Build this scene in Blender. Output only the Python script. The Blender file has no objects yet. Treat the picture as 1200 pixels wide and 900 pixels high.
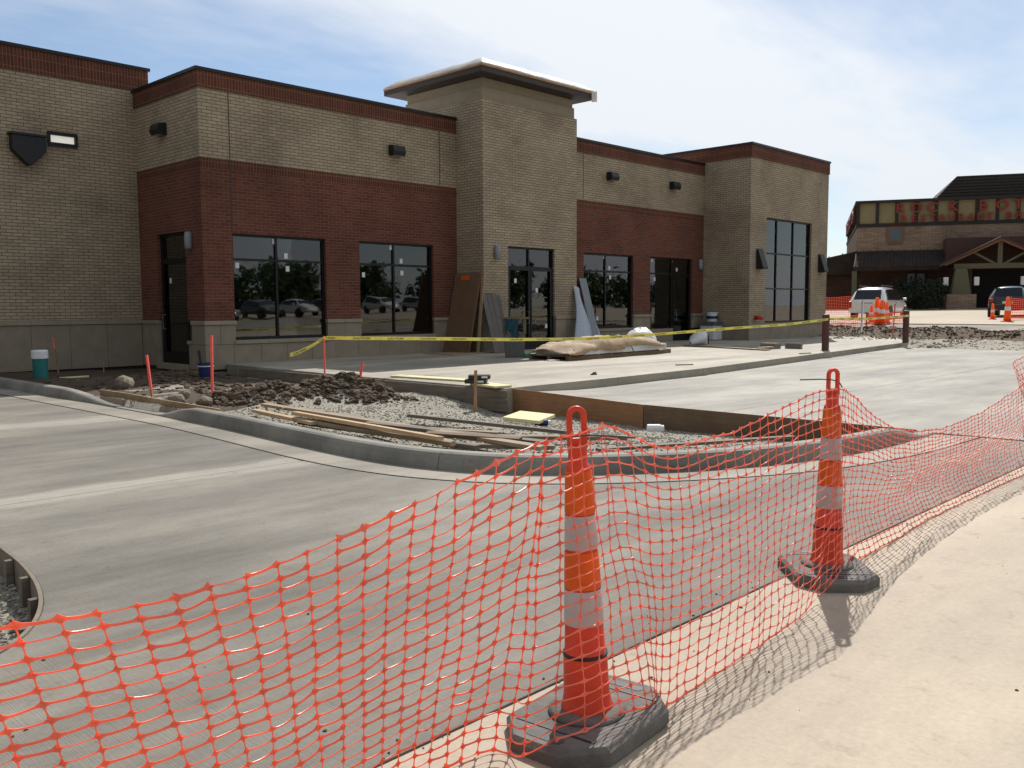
import bpy, bmesh, math, random
from mathutils import Vector, Matrix, noise
R = math.radians
sc = bpy.context.scene
col = sc.collection
random.seed(7)

# ------------------------------------------------------------------ camera
F, YAW, PITCH, ROLL, EYE = 1050.5, R(43.826), R(4.928), R(-0.293), 1.45
fw = Vector((math.cos(YAW)*math.cos(PITCH), math.sin(YAW)*math.cos(PITCH), -math.sin(PITCH)))
rt0 = Vector((math.sin(YAW), -math.cos(YAW), 0)); up0 = rt0.cross(fw)
rt = rt0*math.cos(ROLL) + up0*math.sin(ROLL); up = up0*math.cos(ROLL) - rt0*math.sin(ROLL)
CAM = Vector((0, 0, EYE))
cam_data = bpy.data.cameras.new('camera'); cam = bpy.data.objects.new('camera', cam_data); col.objects.link(cam)
cam_data.sensor_width = 36; cam_data.lens = F/1200*36; cam_data.clip_start = .05; cam_data.clip_end = 3000
cam.matrix_world = Matrix(((rt.x, up.x, -fw.x, 0), (rt.y, up.y, -fw.y, 0), (rt.z, up.z, -fw.z, EYE), (0, 0, 0, 1)))
sc.camera = cam
def at(px, py, ax, v):
    """point of the photo pixel's ray on the plane ax = v"""
    d = fw + rt*((px-600)/F) + up*((450-py)/F)
    i = 'xyz'.index(ax); t = (v-CAM[i])/d[i]
    return CAM + d*t

# ------------------------------------------------------------------ world, sun, exposure
SUN = Vector((.83, .44, 1.0)).normalized()
w = bpy.data.worlds.new('World'); sc.world = w; w.use_nodes = True
nt = w.node_tree; nt.nodes.clear(); SKX, SKY_ = .35, .1
def N(nt, t, **k):
    n = nt.nodes.new(t)
    for a, b in k.items(): setattr(n, a, b)
    return n
out = N(nt, 'ShaderNodeOutputWorld'); bg = N(nt, 'ShaderNodeBackground'); bg.inputs['Strength'].default_value = .105
sky = N(nt, 'ShaderNodeTexSky'); sky.sky_type = 'NISHITA'; sky.sun_disc = False
sky.sun_elevation = math.asin(SUN.z); sky.sun_rotation = math.atan2(SUN.x, SUN.y)
sky.altitude = 200; sky.air_density = 1.0; sky.dust_density = .25; sky.ozone_density = 2.2
tc = N(nt, 'ShaderNodeTexCoord'); sep = N(nt, 'ShaderNodeSeparateXYZ'); nt.links.new(tc.outputs['Generated'], sep.inputs[0])
mx = N(nt, 'ShaderNodeMath', operation='MAXIMUM'); nt.links.new(sep.outputs['Z'], mx.inputs[0]); mx.inputs[1].default_value = 0.0
ad = N(nt, 'ShaderNodeMath', operation='ADD'); nt.links.new(mx.outputs[0], ad.inputs[0]); ad.inputs[1].default_value = .13
dx = N(nt, 'ShaderNodeMath', operation='DIVIDE'); dy = N(nt, 'ShaderNodeMath', operation='DIVIDE')
nt.links.new(sep.outputs['X'], dx.inputs[0]); nt.links.new(ad.outputs[0], dx.inputs[1])
nt.links.new(sep.outputs['Y'], dy.inputs[0]); nt.links.new(ad.outputs[0], dy.inputs[1])
cb = N(nt, 'ShaderNodeCombineXYZ'); nt.links.new(dx.outputs[0], cb.inputs[0]); nt.links.new(dy.outputs[0], cb.inputs[1])
mp = N(nt, 'ShaderNodeMapping'); mp.inputs['Rotation'].default_value = (0, 0, R(-20)); mp.inputs['Scale'].default_value = (.42, 1.0, 1); mp.inputs['Location'].default_value = (SKX, SKY_, 0)
nt.links.new(cb.outputs[0], mp.inputs[0])
nz = N(nt, 'ShaderNodeTexNoise'); nz.inputs['Scale'].default_value = .62; nz.inputs['Detail'].default_value = 8; nz.inputs['Roughness'].default_value = .56; nz.inputs['Distortion'].default_value = .25
nt.links.new(mp.outputs[0], nz.inputs['Vector'])
rp = N(nt, 'ShaderNodeValToRGB'); rp.color_ramp.elements[0].position = .38; rp.color_ramp.elements[0].color = (.10, .10, .10, 1)
rp.color_ramp.elements[1].position = .52; rp.color_ramp.elements[1].color = (.97, .97, .97, 1)
nt.links.new(nz.outputs['Fac'], rp.inputs[0])
mixc = N(nt, 'ShaderNodeMix', data_type='RGBA'); nt.links.new(rp.outputs[0], mixc.inputs[0]); nt.links.new(sky.outputs[0], mixc.inputs[6])
vd = N(nt, 'ShaderNodeVectorMath', operation='DOT_PRODUCT'); nt.links.new(tc.outputs['Generated'], vd.inputs[0]); vd.inputs[1].default_value = SUN
mr = N(nt, 'ShaderNodeMapRange'); nt.links.new(vd.outputs['Value'], mr.inputs[0])          # thin cloud scatters forward: brighter round the sun
mr.inputs[1].default_value = -.4; mr.inputs[2].default_value = .9; mr.inputs[3].default_value = .40; mr.inputs[4].default_value = 1.12
vs_ = N(nt, 'ShaderNodeVectorMath', operation='SCALE'); vs_.inputs[0].default_value = (7.8, 8.15, 8.6); nt.links.new(mr.outputs[0], vs_.inputs['Scale']); nt.links.new(vs_.outputs[0], mixc.inputs[7])
nt.links.new(mixc.outputs[2], bg.inputs['Color']); nt.links.new(bg.outputs[0], out.inputs[0])

sl = bpy.data.lights.new('sun', 'SUN'); sl.energy = 4.6; sl.angle = R(.53); sl.color = (1.0, .955, .89)
so = bpy.data.objects.new('sun', sl); col.objects.link(so); so.location = (30, 20, 40)
so.rotation_euler = SUN.to_track_quat('Z', 'Y').to_euler()
sc.view_settings.view_transform = 'Standard'; sc.view_settings.look = 'None'; sc.view_settings.gamma = 1
sc.view_settings.exposure = 0.0; sc.view_settings.use_curve_mapping = False
sc.render.engine = 'CYCLES'; sc.cycles.max_bounces = 8; sc.cycles.transparent_max_bounces = 12; sc.cycles.caustics_reflective = False; sc.cycles.caustics_refractive = False

# ------------------------------------------------------------------ materials
def new_mat(name):
    m = bpy.data.materials.new(name); m.use_nodes = True
    t = m.node_tree; b = t.nodes['Principled BSDF']; return m, t, b
def L(t, a, b): t.links.new(a, b)
def coords(t, kind, scale=(1, 1, 1), rot=(0, 0, 0)):
    if kind == 'pos':
        o = N(t, 'ShaderNodeNewGeometry').outputs['Position']
    else:
        o = N(t, 'ShaderNodeTexCoord').outputs[kind]
    p = N(t, 'ShaderNodeMapping'); p.inputs['Scale'].default_value = scale; p.inputs['Rotation'].default_value = rot; L(t, o, p.inputs[0]); return p.outputs[0]
def noise_n(t, vec, scale, detail=5, rough=.55):
    n = N(t, 'ShaderNodeTexNoise'); n.inputs['Scale'].default_value = scale; n.inputs['Detail'].default_value = detail; n.inputs['Roughness'].default_value = rough
    L(t, vec, n.inputs['Vector']); return n.outputs['Fac']
def ramp(t, fac, stops):
    r = N(t, 'ShaderNodeValToRGB'); e = r.color_ramp.elements
    while len(e) < len(stops): e.new(.5)
    for i, (p, c) in enumerate(stops):
        e[i].position = p; e[i].color = (*c, 1) if len(c) == 3 else c
    L(t, fac, r.inputs[0]); return r.outputs[0]
def mixcol(t, fac, a, b, mode='MIX'):
    m = N(t, 'ShaderNodeMix', data_type='RGBA', blend_type=mode)
    for s, v in ((m.inputs[0], fac), (m.inputs[6], a), (m.inputs[7], b)):
        if hasattr(v, 'links') or isinstance(v, bpy.types.NodeSocket): L(t, v, s)
        elif isinstance(v, (int, float)): s.default_value = v
        else: s.default_value = (*v, 1)
    return m.outputs[2]
def bump(t, b, h, strength, dist=.01):
    n = N(t, 'ShaderNodeBump'); n.inputs['Strength'].default_value = strength; n.inputs['Distance'].default_value = dist
    L(t, h, n.inputs['Height']); L(t, n.outputs[0], b.inputs['Normal'])
def mul(c, k): return tuple(x*k for x in c)
def pm(name, c, var=.25, scale=4, rough=.8, bmp=.0, bscale=60, metal=0, kind='pos', stretch=(1, 1, 1), spec=.5, c2=None):
    m, t, b = new_mat(name)
    v = coords(t, kind, stretch)
    f = noise_n(t, v, scale, 6, .6)
    L(t, ramp(t, f, [(.3, mul(c, 1-var)), (.7, mul(c2 or c, 1+var*.6))]), b.inputs['Base Color'])
    b.inputs['Roughness'].default_value = rough; b.inputs['Metallic'].default_value = metal; b.inputs['Specular IOR Level'].default_value = spec
    if bmp: bump(t, b, noise_n(t, v, bscale, 4), bmp)
    return m
def concrete(name, c, broom=None, warm=None, stain=.5, rough=.72, sdir='x', bs=.35, joints=(), bc=1.0):
    """cast concrete: broad mottling, drying marks, fine grit and a broom texture along one axis"""
    m, t, b = new_mat(name)
    v = coords(t, 'pos')
    big = noise_n(t, coords(t, 'pos', (.45, 1, 1)), .75, 8, .68)
    c0 = ramp(t, big, [(.30, mul(c, 1-.38*bc)), (.48, mul(c, 1-.05*bc)), (.70, mul(warm or c, 1+.30*bc))])
    st = coords(t, 'pos', (.16, 1.25, 1) if sdir == 'x' else (1.25, .16, 1))
    sm = ramp(t, noise_n(t, st, .9, 7, .65), [(.33, (.58, .57, .55)), (.50, (.95, .94, .92)), (.60, (1.08, 1.07, 1.05)), (.70, (1.35, 1.34, 1.31))])
    c1 = mixcol(t, stain, c0, sm, 'MULTIPLY')
    if joints:
        sy = N(t, 'ShaderNodeSeparateXYZ'); L(t, v, sy.inputs[0]); dn = noise_n(t, coords(t, 'pos', (.5, 2.2, 1)), 1.6, 6, .65)
        for yj, wj in joints:
            a_ = N(t, 'ShaderNodeMath', operation='SUBTRACT'); L(t, sy.outputs['Y'], a_.inputs[0]); a_.inputs[1].default_value = yj
            b_ = N(t, 'ShaderNodeMath', operation='ABSOLUTE'); L(t, a_.outputs[0], b_.inputs[0])
            k_ = N(t, 'ShaderNodeMapRange'); L(t, b_.outputs[0], k_.inputs[0]); k_.inputs[1].default_value = 0; k_.inputs[2].default_value = wj; k_.inputs[3].default_value = .62; k_.inputs[4].default_value = -.2
            q_ = N(t, 'ShaderNodeMath', operation='ADD'); L(t, k_.outputs[0], q_.inputs[0]); L(t, dn, q_.inputs[1])
            c1 = mixcol(t, ramp(t, q_.outputs[0], [(.80, (0, 0, 0)), (1.2, (.45, .45, .45))]), c1, (.44, .41, .35))
    fine = noise_n(t, v, 38, 5, .7)
    c2 = mixcol(t, .8, c1, ramp(t, fine, [(.3, (.86, .86, .86)), (.7, (1.1, 1.1, 1.1))]), 'MULTIPLY')
    c2 = mixcol(t, .75, c2, ramp(t, noise_n(t, v, 5.5, 9, .75), [(.30, (.62, .57, .50)), (.43, (.97, .97, .96)), (.72, (1.08, 1.08, 1.07))]), 'MULTIPLY')
    vo = N(t, 'ShaderNodeTexVoronoi'); vo.inputs['Scale'].default_value = 3.3; L(t, v, vo.inputs['Vector'])
    sp = ramp(t, vo.outputs['Distance'], [(.025, (.45, .42, .38)), (.05, (1, 1, 1))])
    c3 = mixcol(t, .55, c2, sp, 'MULTIPLY')
    L(t, c3, b.inputs['Base Color']); b.inputs['Roughness'].default_value = rough
    sv = coords(t, 'pos', (4, 190, 4) if broom == 'x' else (190, 4, 4) if broom == 'y' else (60, 60, 60))
    bump(t, b, noise_n(t, sv, 1, 3), bs if broom else .16, .004)
    return m
def brick(name, ca, cb_, mortar, soldier=False, vary=.5):
    m, t, b = new_mat(name)
    g = N(t, 'ShaderNodeNewGeometry'); s = N(t, 'ShaderNodeSeparateXYZ'); L(t, g.outputs['Position'], s.inputs[0])
    a = N(t, 'ShaderNodeMath', operation='ADD'); L(t, s.outputs['X'], a.inputs[0]); L(t, s.outputs['Y'], a.inputs[1])
    c = N(t, 'ShaderNodeCombineXYZ')
    if soldier: L(t, s.outputs['Z'], c.inputs[0]); L(t, a.outputs[0], c.inputs[1])
    else: L(t, a.outputs[0], c.inputs[0]); L(t, s.outputs['Z'], c.inputs[1])
    k = N(t, 'ShaderNodeTexBrick'); L(t, c.outputs[0], k.inputs['Vector'])
    k.inputs['Scale'].default_value = 1; k.inputs['Brick Width'].default_value = .24; k.inputs['Row Height'].default_value = .0762
    k.inputs['Mortar Size'].default_value = .0072; k.inputs['Mortar Smooth'].default_value = .25; k.inputs['Bias'].default_value = -.1
    k.offset = 0 if soldier else .5
    k.inputs['Color1'].default_value = (*ca, 1); k.inputs['Color2'].default_value = (*cb_, 1); k.inputs['Mortar'].default_value = (*mortar, 1)
    v = coords(t, 'pos')
    st = ramp(t, noise_n(t, v, .7, 6, .6), [(.3, (.72, .71, .70)), (.5, (1, 1, 1)), (.72, (1.18, 1.18, 1.18))])
    c1 = mixcol(t, .9, k.outputs['Color'], st, 'MULTIPLY')
    c2 = mixcol(t, .7, c1, ramp(t, noise_n(t, v, 45, 4, .7), [(.3, (.8, .8, .8)), (.7, (1.15, 1.15, 1.15))]), 'MULTIPLY')
    L(t, c2, b.inputs['Base Color']); b.inputs['Roughness'].default_value = .88; b.inputs['Specular IOR Level'].default_value = .25
    inv = N(t, 'ShaderNodeMath', operation='SUBTRACT'); inv.inputs[0].default_value = 1; L(t, k.outputs['Fac'], inv.inputs[1])
    bump(t, b, inv.outputs[0], .9, .008)
    return m
def wood(name, c, dark=.55, rough=.75, along='X'):
    m, t, b = new_mat(name)
    v = coords(t, 'Object', (1.3, 26, 26) if along == 'X' else (26, 26, 1.3))
    f = noise_n(t, v, 1.5, 6, .65)
    o = N(t, 'ShaderNodeObjectInfo'); rm = N(t, 'ShaderNodeMapRange'); L(t, o.outputs['Random'], rm.inputs[0]); rm.inputs[3].default_value = .72; rm.inputs[4].default_value = 1.22
    base = ramp(t, f, [(.25, mul(c, dark)), (.55, c), (.8, mul(c, 1.2))])
    cc = N(t, 'ShaderNodeVectorMath', operation='SCALE'); L(t, base, cc.inputs[0]); L(t, rm.outputs[0], cc.inputs['Scale'])
    v2 = coords(t, 'pos'); gr = ramp(t, noise_n(t, v2, 5, 5), [(.35, (.72, .72, .72)), (.65, (1, 1, 1))])
    L(t, mixcol(t, .6, cc.outputs[0], gr, 'MULTIPLY'), b.inputs['Base Color']); b.inputs['Roughness'].default_value = rough
    bump(t, b, f, .3, .004); return m
def plain(name, c, rough=.6, metal=0, spec=.5, emit=None, es=1, coat=0):
    m, t, b = new_mat(name)
    v = coords(t, 'pos')
    L(t, ramp(t, noise_n(t, v, 9, 5), [(.3, mul(c, .9)), (.7, mul(c, 1.07))]), b.inputs['Base Color'])
    b.inputs['Roughness'].default_value = rough; b.inputs['Metallic'].default_value = metal; b.inputs['Specular IOR Level'].default_value = spec
    b.inputs['Coat Weight'].default_value = coat
    if emit: b.inputs['Emission Color'].default_value = (*emit, 1); b.inputs['Emission Strength'].default_value = es
    return m
def glass(name, tint, refl=1.0):
    m, t, b = new_mat(name); t.nodes.remove(b)
    o = t.nodes['Material Output']; tr = N(t, 'ShaderNodeBsdfTransparent'); tr.inputs[0].default_value = (*tint, 1)
    gl = N(t, 'ShaderNodeBsdfGlossy'); gl.inputs['Roughness'].default_value = .015; gl.inputs[0].default_value = (refl, refl, refl*1.02, 1)
    v = coords(t, 'pos'); bp = N(t, 'ShaderNodeBump'); bp.inputs['Strength'].default_value = .02; bp.inputs['Distance'].default_value = .05; L(t, noise_n(t, v, 1.3, 2), bp.inputs['Height']); L(t, bp.outputs[0], gl.inputs['Normal'])
    fr = N(t, 'ShaderNodeFresnel'); fr.inputs[0].default_value = 1.85; mxs = N(t, 'ShaderNodeMixShader')
    L(t, fr.outputs[0], mxs.inputs[0]); L(t, tr.outputs[0], mxs.inputs[1]); L(t, gl.outputs[0], mxs.inputs[2]); L(t, mxs.outputs[0], o.inputs[0])
    return m
def translucent(name, c, fac=.45, rough=.35, spec=.5):
    m, t, b = new_mat(name); o = t.nodes['Material Output']
    v = coords(t, 'pos'); cc = ramp(t, noise_n(t, v, 14, 4), [(.3, mul(c, .88)), (.7, mul(c, 1.08))])
    L(t, cc, b.inputs['Base Color']); b.inputs['Roughness'].default_value = rough; b.inputs['Specular IOR Level'].default_value = spec
    tl = N(t, 'ShaderNodeBsdfTranslucent'); L(t, cc, tl.inputs[0]); ms = N(t, 'ShaderNodeMixShader'); ms.inputs[0].default_value = fac
    L(t, b.outputs[0], ms.inputs[1]); L(t, tl.outputs[0], ms.inputs[2]); L(t, ms.outputs[0], o.inputs[0]); return m
M = {}
M['road'] = concrete('road_concrete', (.43, .36, .27), None, (.45, .375, .275), .35, bc=.45)
M['drive'] = concrete('drive_concrete', (.20, .183, .155), 'y', (.22, .196, .162), 1.0, .78, 'x', .8, ((12.1, 1.1), (7.3, .7)))
M['lot'] = concrete('lot_concrete', (.27, .252, .215), 'x', (.30, .275, .23), .65)
M['walk'] = concrete('sidewalk_concrete', (.34, .31, .25), None, (.36, .325, .255), .5)
M['curb'] = concrete('curb_concrete', (.245, .232, .20), None, (.255, .237, .20), .4)
M['gutter'] = concrete('gutter_concrete', (.26, .235, .19), None, (.30, .265, .21), .6)
M['sealant'] = pm('joint_sealant', (.035, .033, .03), .3, 30, .8)
M['beige'] = brick('beige_brick', (.40, .325, .230), (.325, .262, .185), (.15, .118, .086))
M['beige_s'] = brick('beige_soldier', (.40, .325, .230), (.325, .262, .185), (.15, .118, .086), True)
M['red'] = brick('red_brick', (.165, .056, .035), (.115, .037, .025), (.20, .13, .098))
M['red_s'] = brick('red_soldier', (.125, .040, .025), (.085, .027, .018), (.22, .13, .085), True)
M['stone'] = pm('cast_stone', (.275, .23, .17), .16, 3, .85, .25, 90)
M['stone_cap'] = pm('cast_stone_cap', (.31, .26, .19), .12, 3, .8, .15, 90)
M['joint'] = plain('dark_joint', (.06, .05, .04), .9)
M['coping'] = plain('bronze_metal', (.018, .018, .02), .42, .4)
M['frame'] = plain('dark_aluminium', (.014, .0145, .016), .4, .5)
M['glass'] = glass('storefront_glass', (.34, .36, .35))
M['glass_far'] = glass('window_glass', (.2, .22, .23))
M['sticker'] = plain('paper_sticker', (.7, .72, .74), .7)
M['eifs'] = pm('stucco_band', (.30, .25, .18), .1, 3, .9, .2, 120)
M['soffit'] = plain('dark_soffit', (.045, .033, .03), .7)
M['edge_wood'] = wood('edge_wood', (.42, .22, .09))
M['membrane'] = translucent('white_membrane', (.80, .78, .74), .35, .5)
M['roofwhite'] = plain('roof_membrane', (.75, .73, .68), .7)
M['interior'] = pm('interior_board', (.22, .21, .19), .3, .6, .9)
M['slab_in'] = pm('interior_floor', (.2, .19, .17), .2, 1, .7)
M['fixture'] = plain('fixture_metal', (.016, .016, .018), .5, .3)
M['lens'] = plain('fixture_lens', (.25, .25, .25), .3)
M['greylens'] = plain('grey_sconce', (.22, .23, .26), .4)
M['lit'] = plain('lit_panel', (.8, .8, .75), .5, emit=(1, .95, .85), es=.45)
M['bulb'] = plain('lit_bulb', (.9, .85, .7), .5, emit=(1, .9, .65), es=9)
M['gravel'] = pm('gravel', (.25, .225, .18), .5, 30, .9, 1.0, 60, c2=(.33, .30, .24))
M['pebble'] = pm('crushed_stone', (.31, .28, .225), .75, 22, .85, .4, 60)
M['dirt'] = pm('brown_dirt', (.075, .050, .030), .45, 5, .95, 1.0, 30)
M['clod'] = pm('dirt_clod', (.092, .062, .036), .45, 7, .95, .8, 40)
M['rock'] = pm('pale_rock', (.20, .165, .12), .3, 8, .9, .6, 30)
M['ground'] = pm('graded_ground', (.32, .285, .225), .35, .8, .95, .8, 12)
M['farlot'] = pm('far_pavement', (.42, .35, .25), .12, .3, .8, .1, 40)
M['grass'] = pm('lawn', (.075, .12, .03), .3, 3, .9, .5, 60)
M['asphalt'] = pm('asphalt', (.06, .06, .06), .2, 3, .9, .3, 90)
M['lumber'] = wood('weathered_lumber', (.34, .26, .17))
M['lumber_d'] = wood('grey_lumber', (.20, .165, .125))
M['lumber_n'] = wood('fresh_lumber', (.50, .34, .19))
M['ply'] = wood('form_plywood', (.40, .20, .09), .75)
M['ply_d'] = wood('dark_form_plywood', (.17, .105, .06), .7)
M['stake'] = wood('stake_wood', (.42, .24, .12), along='Z')
M['pink'] = plain('pink_paint', (.95, .13, .10), .6)
M['foam'] = plain('yellow_foam', (.74, .66, .36), .8)
M['black'] = plain('black_plastic', (.018, .018, .019), .45)
M['rubber'] = pm('recycled_rubber', (.15, .138, .122), .35, 9, .8, .5, 60)
M['orange_c'] = translucent('cone_orange_plastic', (.80, .085, .035), .25, .42)
M['orange_b'] = translucent('bright_orange_sheeting', (1.0, .21, .02), .4, .35)
M['grey_b'] = pm('reflective_sheeting', (.50, .46, .46), .12, 14, .35, .1, 200)
M['net'] = translucent('net_orange_plastic', (1.0, .285, .165), .5, .36, 1.0)
M['tie'] = plain('black_tie', (.02, .02, .02), .5)
M['tape'] = translucent('yellow_tape', (.90, .82, .20), .3, .35)
M['ink'] = plain('black_ink', (.02, .02, .02), .6)
M['bollard'] = plain('maroon_steel', (.10, .030, .028), .5)
M['teal'] = plain('teal_pipe', (.012, .16, .145), .45)
M['white_p'] = plain('white_plastic', (.75, .76, .78), .45)
M['blue_p'] = plain('blue_plastic', (.012, .022, .11), .4)
M['cardboard'] = pm('brown_sheet_goods', (.17, .095, .05), .2, 2, .75, .05, 40)
M['greyboard'] = wood('grey_boards', (.13, .115, .10), along='Z')
M['bluegrey'] = translucent('pale_blue_membrane', (.50, .56, .66), .2, .45)
M['panelgrey'] = plain('grey_panel', (.20, .22, .25), .6)
M['tarp'] = pm('kraft_wrap', (.36, .25, .15), .2, 3, .75, .35, 14, c2=(.40, .285, .175))
M['pallet'] = wood('pallet_wood', (.26, .16, .085))
M['bin'] = pm('grey_bin', (.12, .125, .12), .3, 5, .6)
M['cloth'] = plain('teal_cloth', (.015, .06, .085), .9)
M['bag'] = translucent('white_bag', (.78, .78, .78), .15, .45)
M['greenp'] = plain('green_plastic', (.02, .22, .09), .5)
M['paver'] = pm('concrete_paver', (.24, .21, .17), .25, 12, .9, .3, 60)
M['redp'] = plain('red_fitting', (.45, .03, .02), .45)

# ------------------------------------------------------------------ mesh helpers
class MB:
    def __init__(s): s.v = []; s.f = []; s.m = []
    def add(s, vs, fs, mi=0):
        o = len(s.v); s.v += [tuple(p) for p in vs]
        for f in fs: s.f.append(tuple(i+o for i in f)); s.m.append(mi)
    def box(s, x0, x1, y0, y1, z0, z1, mi=0, T=None):
        vs = [Vector((x, y, z)) for z in (z0, z1) for y in (y0, y1) for x in (x0, x1)]
        if T is not None: vs = [T @ v for v in vs]
        s.add(vs, [(0, 2, 3, 1), (4, 5, 7, 6), (0, 1, 5, 4), (2, 6, 7, 3), (0, 4, 6, 2), (1, 3, 7, 5)], mi)
    def bar(s, a, b, wx, wz, mi=0, upv=Vector((0, 0, 1)), roll=0):
        a = Vector(a); b = Vector(b); d = b-a; l = d.length; x = d.normalized()
        y = upv.cross(x)
        if y.length < 1e-4: y = Vector((0, 1, 0)).cross(x)
        y.normalize(); z = x.cross(y)
        if roll: q = Matrix.Rotation(roll, 3, x); y = q @ y; z = q @ z
        T = Matrix(((x.x, y.x, z.x, a.x), (x.y, y.y, z.y, a.y), (x.z, y.z, z.z, a.z), (0, 0, 0, 1)))
        s.box(0, l, -wx/2, wx/2, -wz/2, wz/2, mi, T)
    def lathe(s, prof, n=24, mi=0, c=(0, 0, 0), cap=True):
        vs = []; fs = []
        for r, z in prof:
            for i in range(n):
                a = 2*math.pi*i/n; vs.append((c[0]+r*math.cos(a), c[1]+r*math.sin(a), c[2]+z))
        for j in range(len(prof)-1):
            for i in range(n):
                k = (i+1) % n; fs.append((j*n+i, j*n+k, (j+1)*n+k, (j+1)*n+i))
        if cap: fs.append(tuple(range(n-1, -1, -1))); fs.append(tuple((len(prof)-1)*n+i for i in range(n)))
        s.add(vs, fs, mi)
    def tube(s, pts, r, n=8, mi=0):
        pts = [Vector(p) for p in pts]; vs = []; fs = []
        for i, p in enumerate(pts):
            d = (pts[min(i+1, len(pts)-1)]-pts[max(i-1, 0)]).normalized()
            u = d.cross(Vector((0, 0, 1)))
            if u.length < 1e-3: u = d.cross(Vector((0, 1, 0)))
            u.normalize(); q = d.cross(u); rr = r[i] if isinstance(r, (list, tuple)) else r
            for k in range(n):
                a = 2*math.pi*k/n; vs.append(p+u*rr*math.cos(a)+q*rr*math.sin(a))
        for j in range(len(pts)-1):
            for k in range(n): fs.append((j*n+k, j*n+(k+1) % n, (j+1)*n+(k+1) % n, (j+1)*n+k))
        fs.append(tuple(range(n-1, -1, -1))); fs.append(tuple((len(pts)-1)*n+i for i in range(n)))
        s.add(vs, fs, mi)
    def prism(s, poly, z0, z1, mi=0):
        n = len(poly); vs = [(x, y, z0) for x, y in poly]+[(x, y, z1) for x, y in poly]
        s.add(vs, [tuple(range(n-1, -1, -1)), tuple(range(n, 2*n))]+[(i, (i+1) % n, n+(i+1) % n, n+i) for i in range(n)], mi)
    def grid(s, nx, ny, fn, mi=0):
        vs = [fn(i/nx, j/ny) for j in range(ny+1) for i in range(nx+1)]
        s.add(vs, [(j*(nx+1)+i, j*(nx+1)+i+1, (j+1)*(nx+1)+i+1, (j+1)*(nx+1)+i) for j in range(ny) for i in range(nx)], mi)
    def build(s, name, mats, parent=None, smooth=False, recalc=True, bevel=0, solid=0):
        me = bpy.data.meshes.new(name); me.from_pydata(s.v, [], s.f)
        if not isinstance(mats, (list, tuple)): mats = [mats]
        for m in mats: me.materials.append(M[m] if isinstance(m, str) else m)
        me.polygons.foreach_set('material_index', s.m)
        if recalc:
            b = bmesh.new(); b.from_mesh(me); bmesh.ops.recalc_face_normals(b, faces=b.faces); b.to_mesh(me); b.free()
        if smooth: me.polygons.foreach_set('use_smooth', [True]*len(me.polygons))
        o = bpy.data.objects.new(name, me); col.objects.link(o)
        if bevel: md = o.modifiers.new('bevel', 'BEVEL'); md.width = bevel; md.segments = 2; md.limit_method = 'ANGLE'
        if solid: md = o.modifiers.new('solid', 'SOLIDIFY'); md.thickness = solid; md.offset = 0
        if parent: put(o, parent)
        return o
def wloc(o):
    p = Vector((0, 0, 0))
    while o: p = p + o.location + (o.matrix_parent_inverse.translation if o.parent else Vector()); o = o.parent
    return p
def put(o, parent):
    """child keeps the coordinates its mesh was written in (world, or local for prototypes at the origin)"""
    o.parent = parent; o.matrix_parent_inverse = Matrix.Translation(-wloc(parent))
def tag(o, label=None, cat=None, group=None, kind=None):
    for k, v in (('label', label), ('category', cat), ('group', group), ('kind', kind)):
        if v: o[k] = v
    return o
def thing(name, loc, label, cat, group=None, rz=0):
    o = bpy.data.objects.new(name, None); o.empty_display_size = .3; col.objects.link(o); o.location = loc; o.rotation_euler.z = rz
    return tag(o, label, cat, group)
def copy_tree(o, parent=None):
    c = o.copy(); col.objects.link(c)
    if parent: c.parent = parent
    for ch in list(o.children): copy_tree(ch, c)
    return c
def struct(o): o['kind'] = 'structure'; return o
def fbm(x, y, z=0, s=1, oct=4):
    return noise.fractal(Vector((x*s, y*s, z)), 1.0, 2.0, oct)
def lerp(a, b, t): return a+(b-a)*t
def smooth01(a, b, x):
    t = min(1, max(0, (x-a)/(b-a))); return t*t*(3-2*t)

# ------------------------------------------------------------------ terrain
def gz(x):
    """height of the graded ground, rising gently to the far lot"""
    if x < 31.4: return -.34
    if x < 32.2: return lerp(-.34, -.05, (x-31.4)/.8)
    if x < 44: return lerp(-.05, .55, (x-32.2)/11.8)
    if x < 72: return lerp(.55, 1.18, (x-44)/28)
    return 1.18
xs = [-600, -200, -80, -30, -12, 0, 12, 24, 30, 31.4]+[31.8+.35*i for i in range(36)]+[45+1.5*i for i in range(20)]+[80, 100, 150, 300, 700]
ys = [-700, -250, -90, -45, -30, -12, -6]+[-4+.8*i for i in range(50)]+[40, 50, 70, 110, 250, 700]
mb = MB(); vs = []
for y in ys:
    for x in xs:
        z = gz(x)
        if 32 < x < 43.5 and -4 < y < 36: z += .05*fbm(x, y, 0, .9)+.025*fbm(x, y, 5, 3)
        vs.append((x, y, z))
nx = len(xs)
mb.add(vs, [(j*nx+i, j*nx+i+1, (j+1)*nx+i+1, (j+1)*nx+i) for j in range(len(ys)-1) for i in range(nx-1)])
struct(mb.build('ground', 'ground', smooth=True))
mb = MB()
ux = [43.6, 44, 50, 58, 66, 72, 80, 200]
for i in range(len(ux)-1):
    a, b = ux[i], ux[i+1]
    mb.add([(a, -90, gz(a)+.03), (b, -90, gz(b)+.03), (b, 90, gz(b)+.03), (a, 90, gz(a)+.03)], [(0, 1, 2, 3)])
struct(mb.build('far_pavement', 'farlot'))

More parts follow.
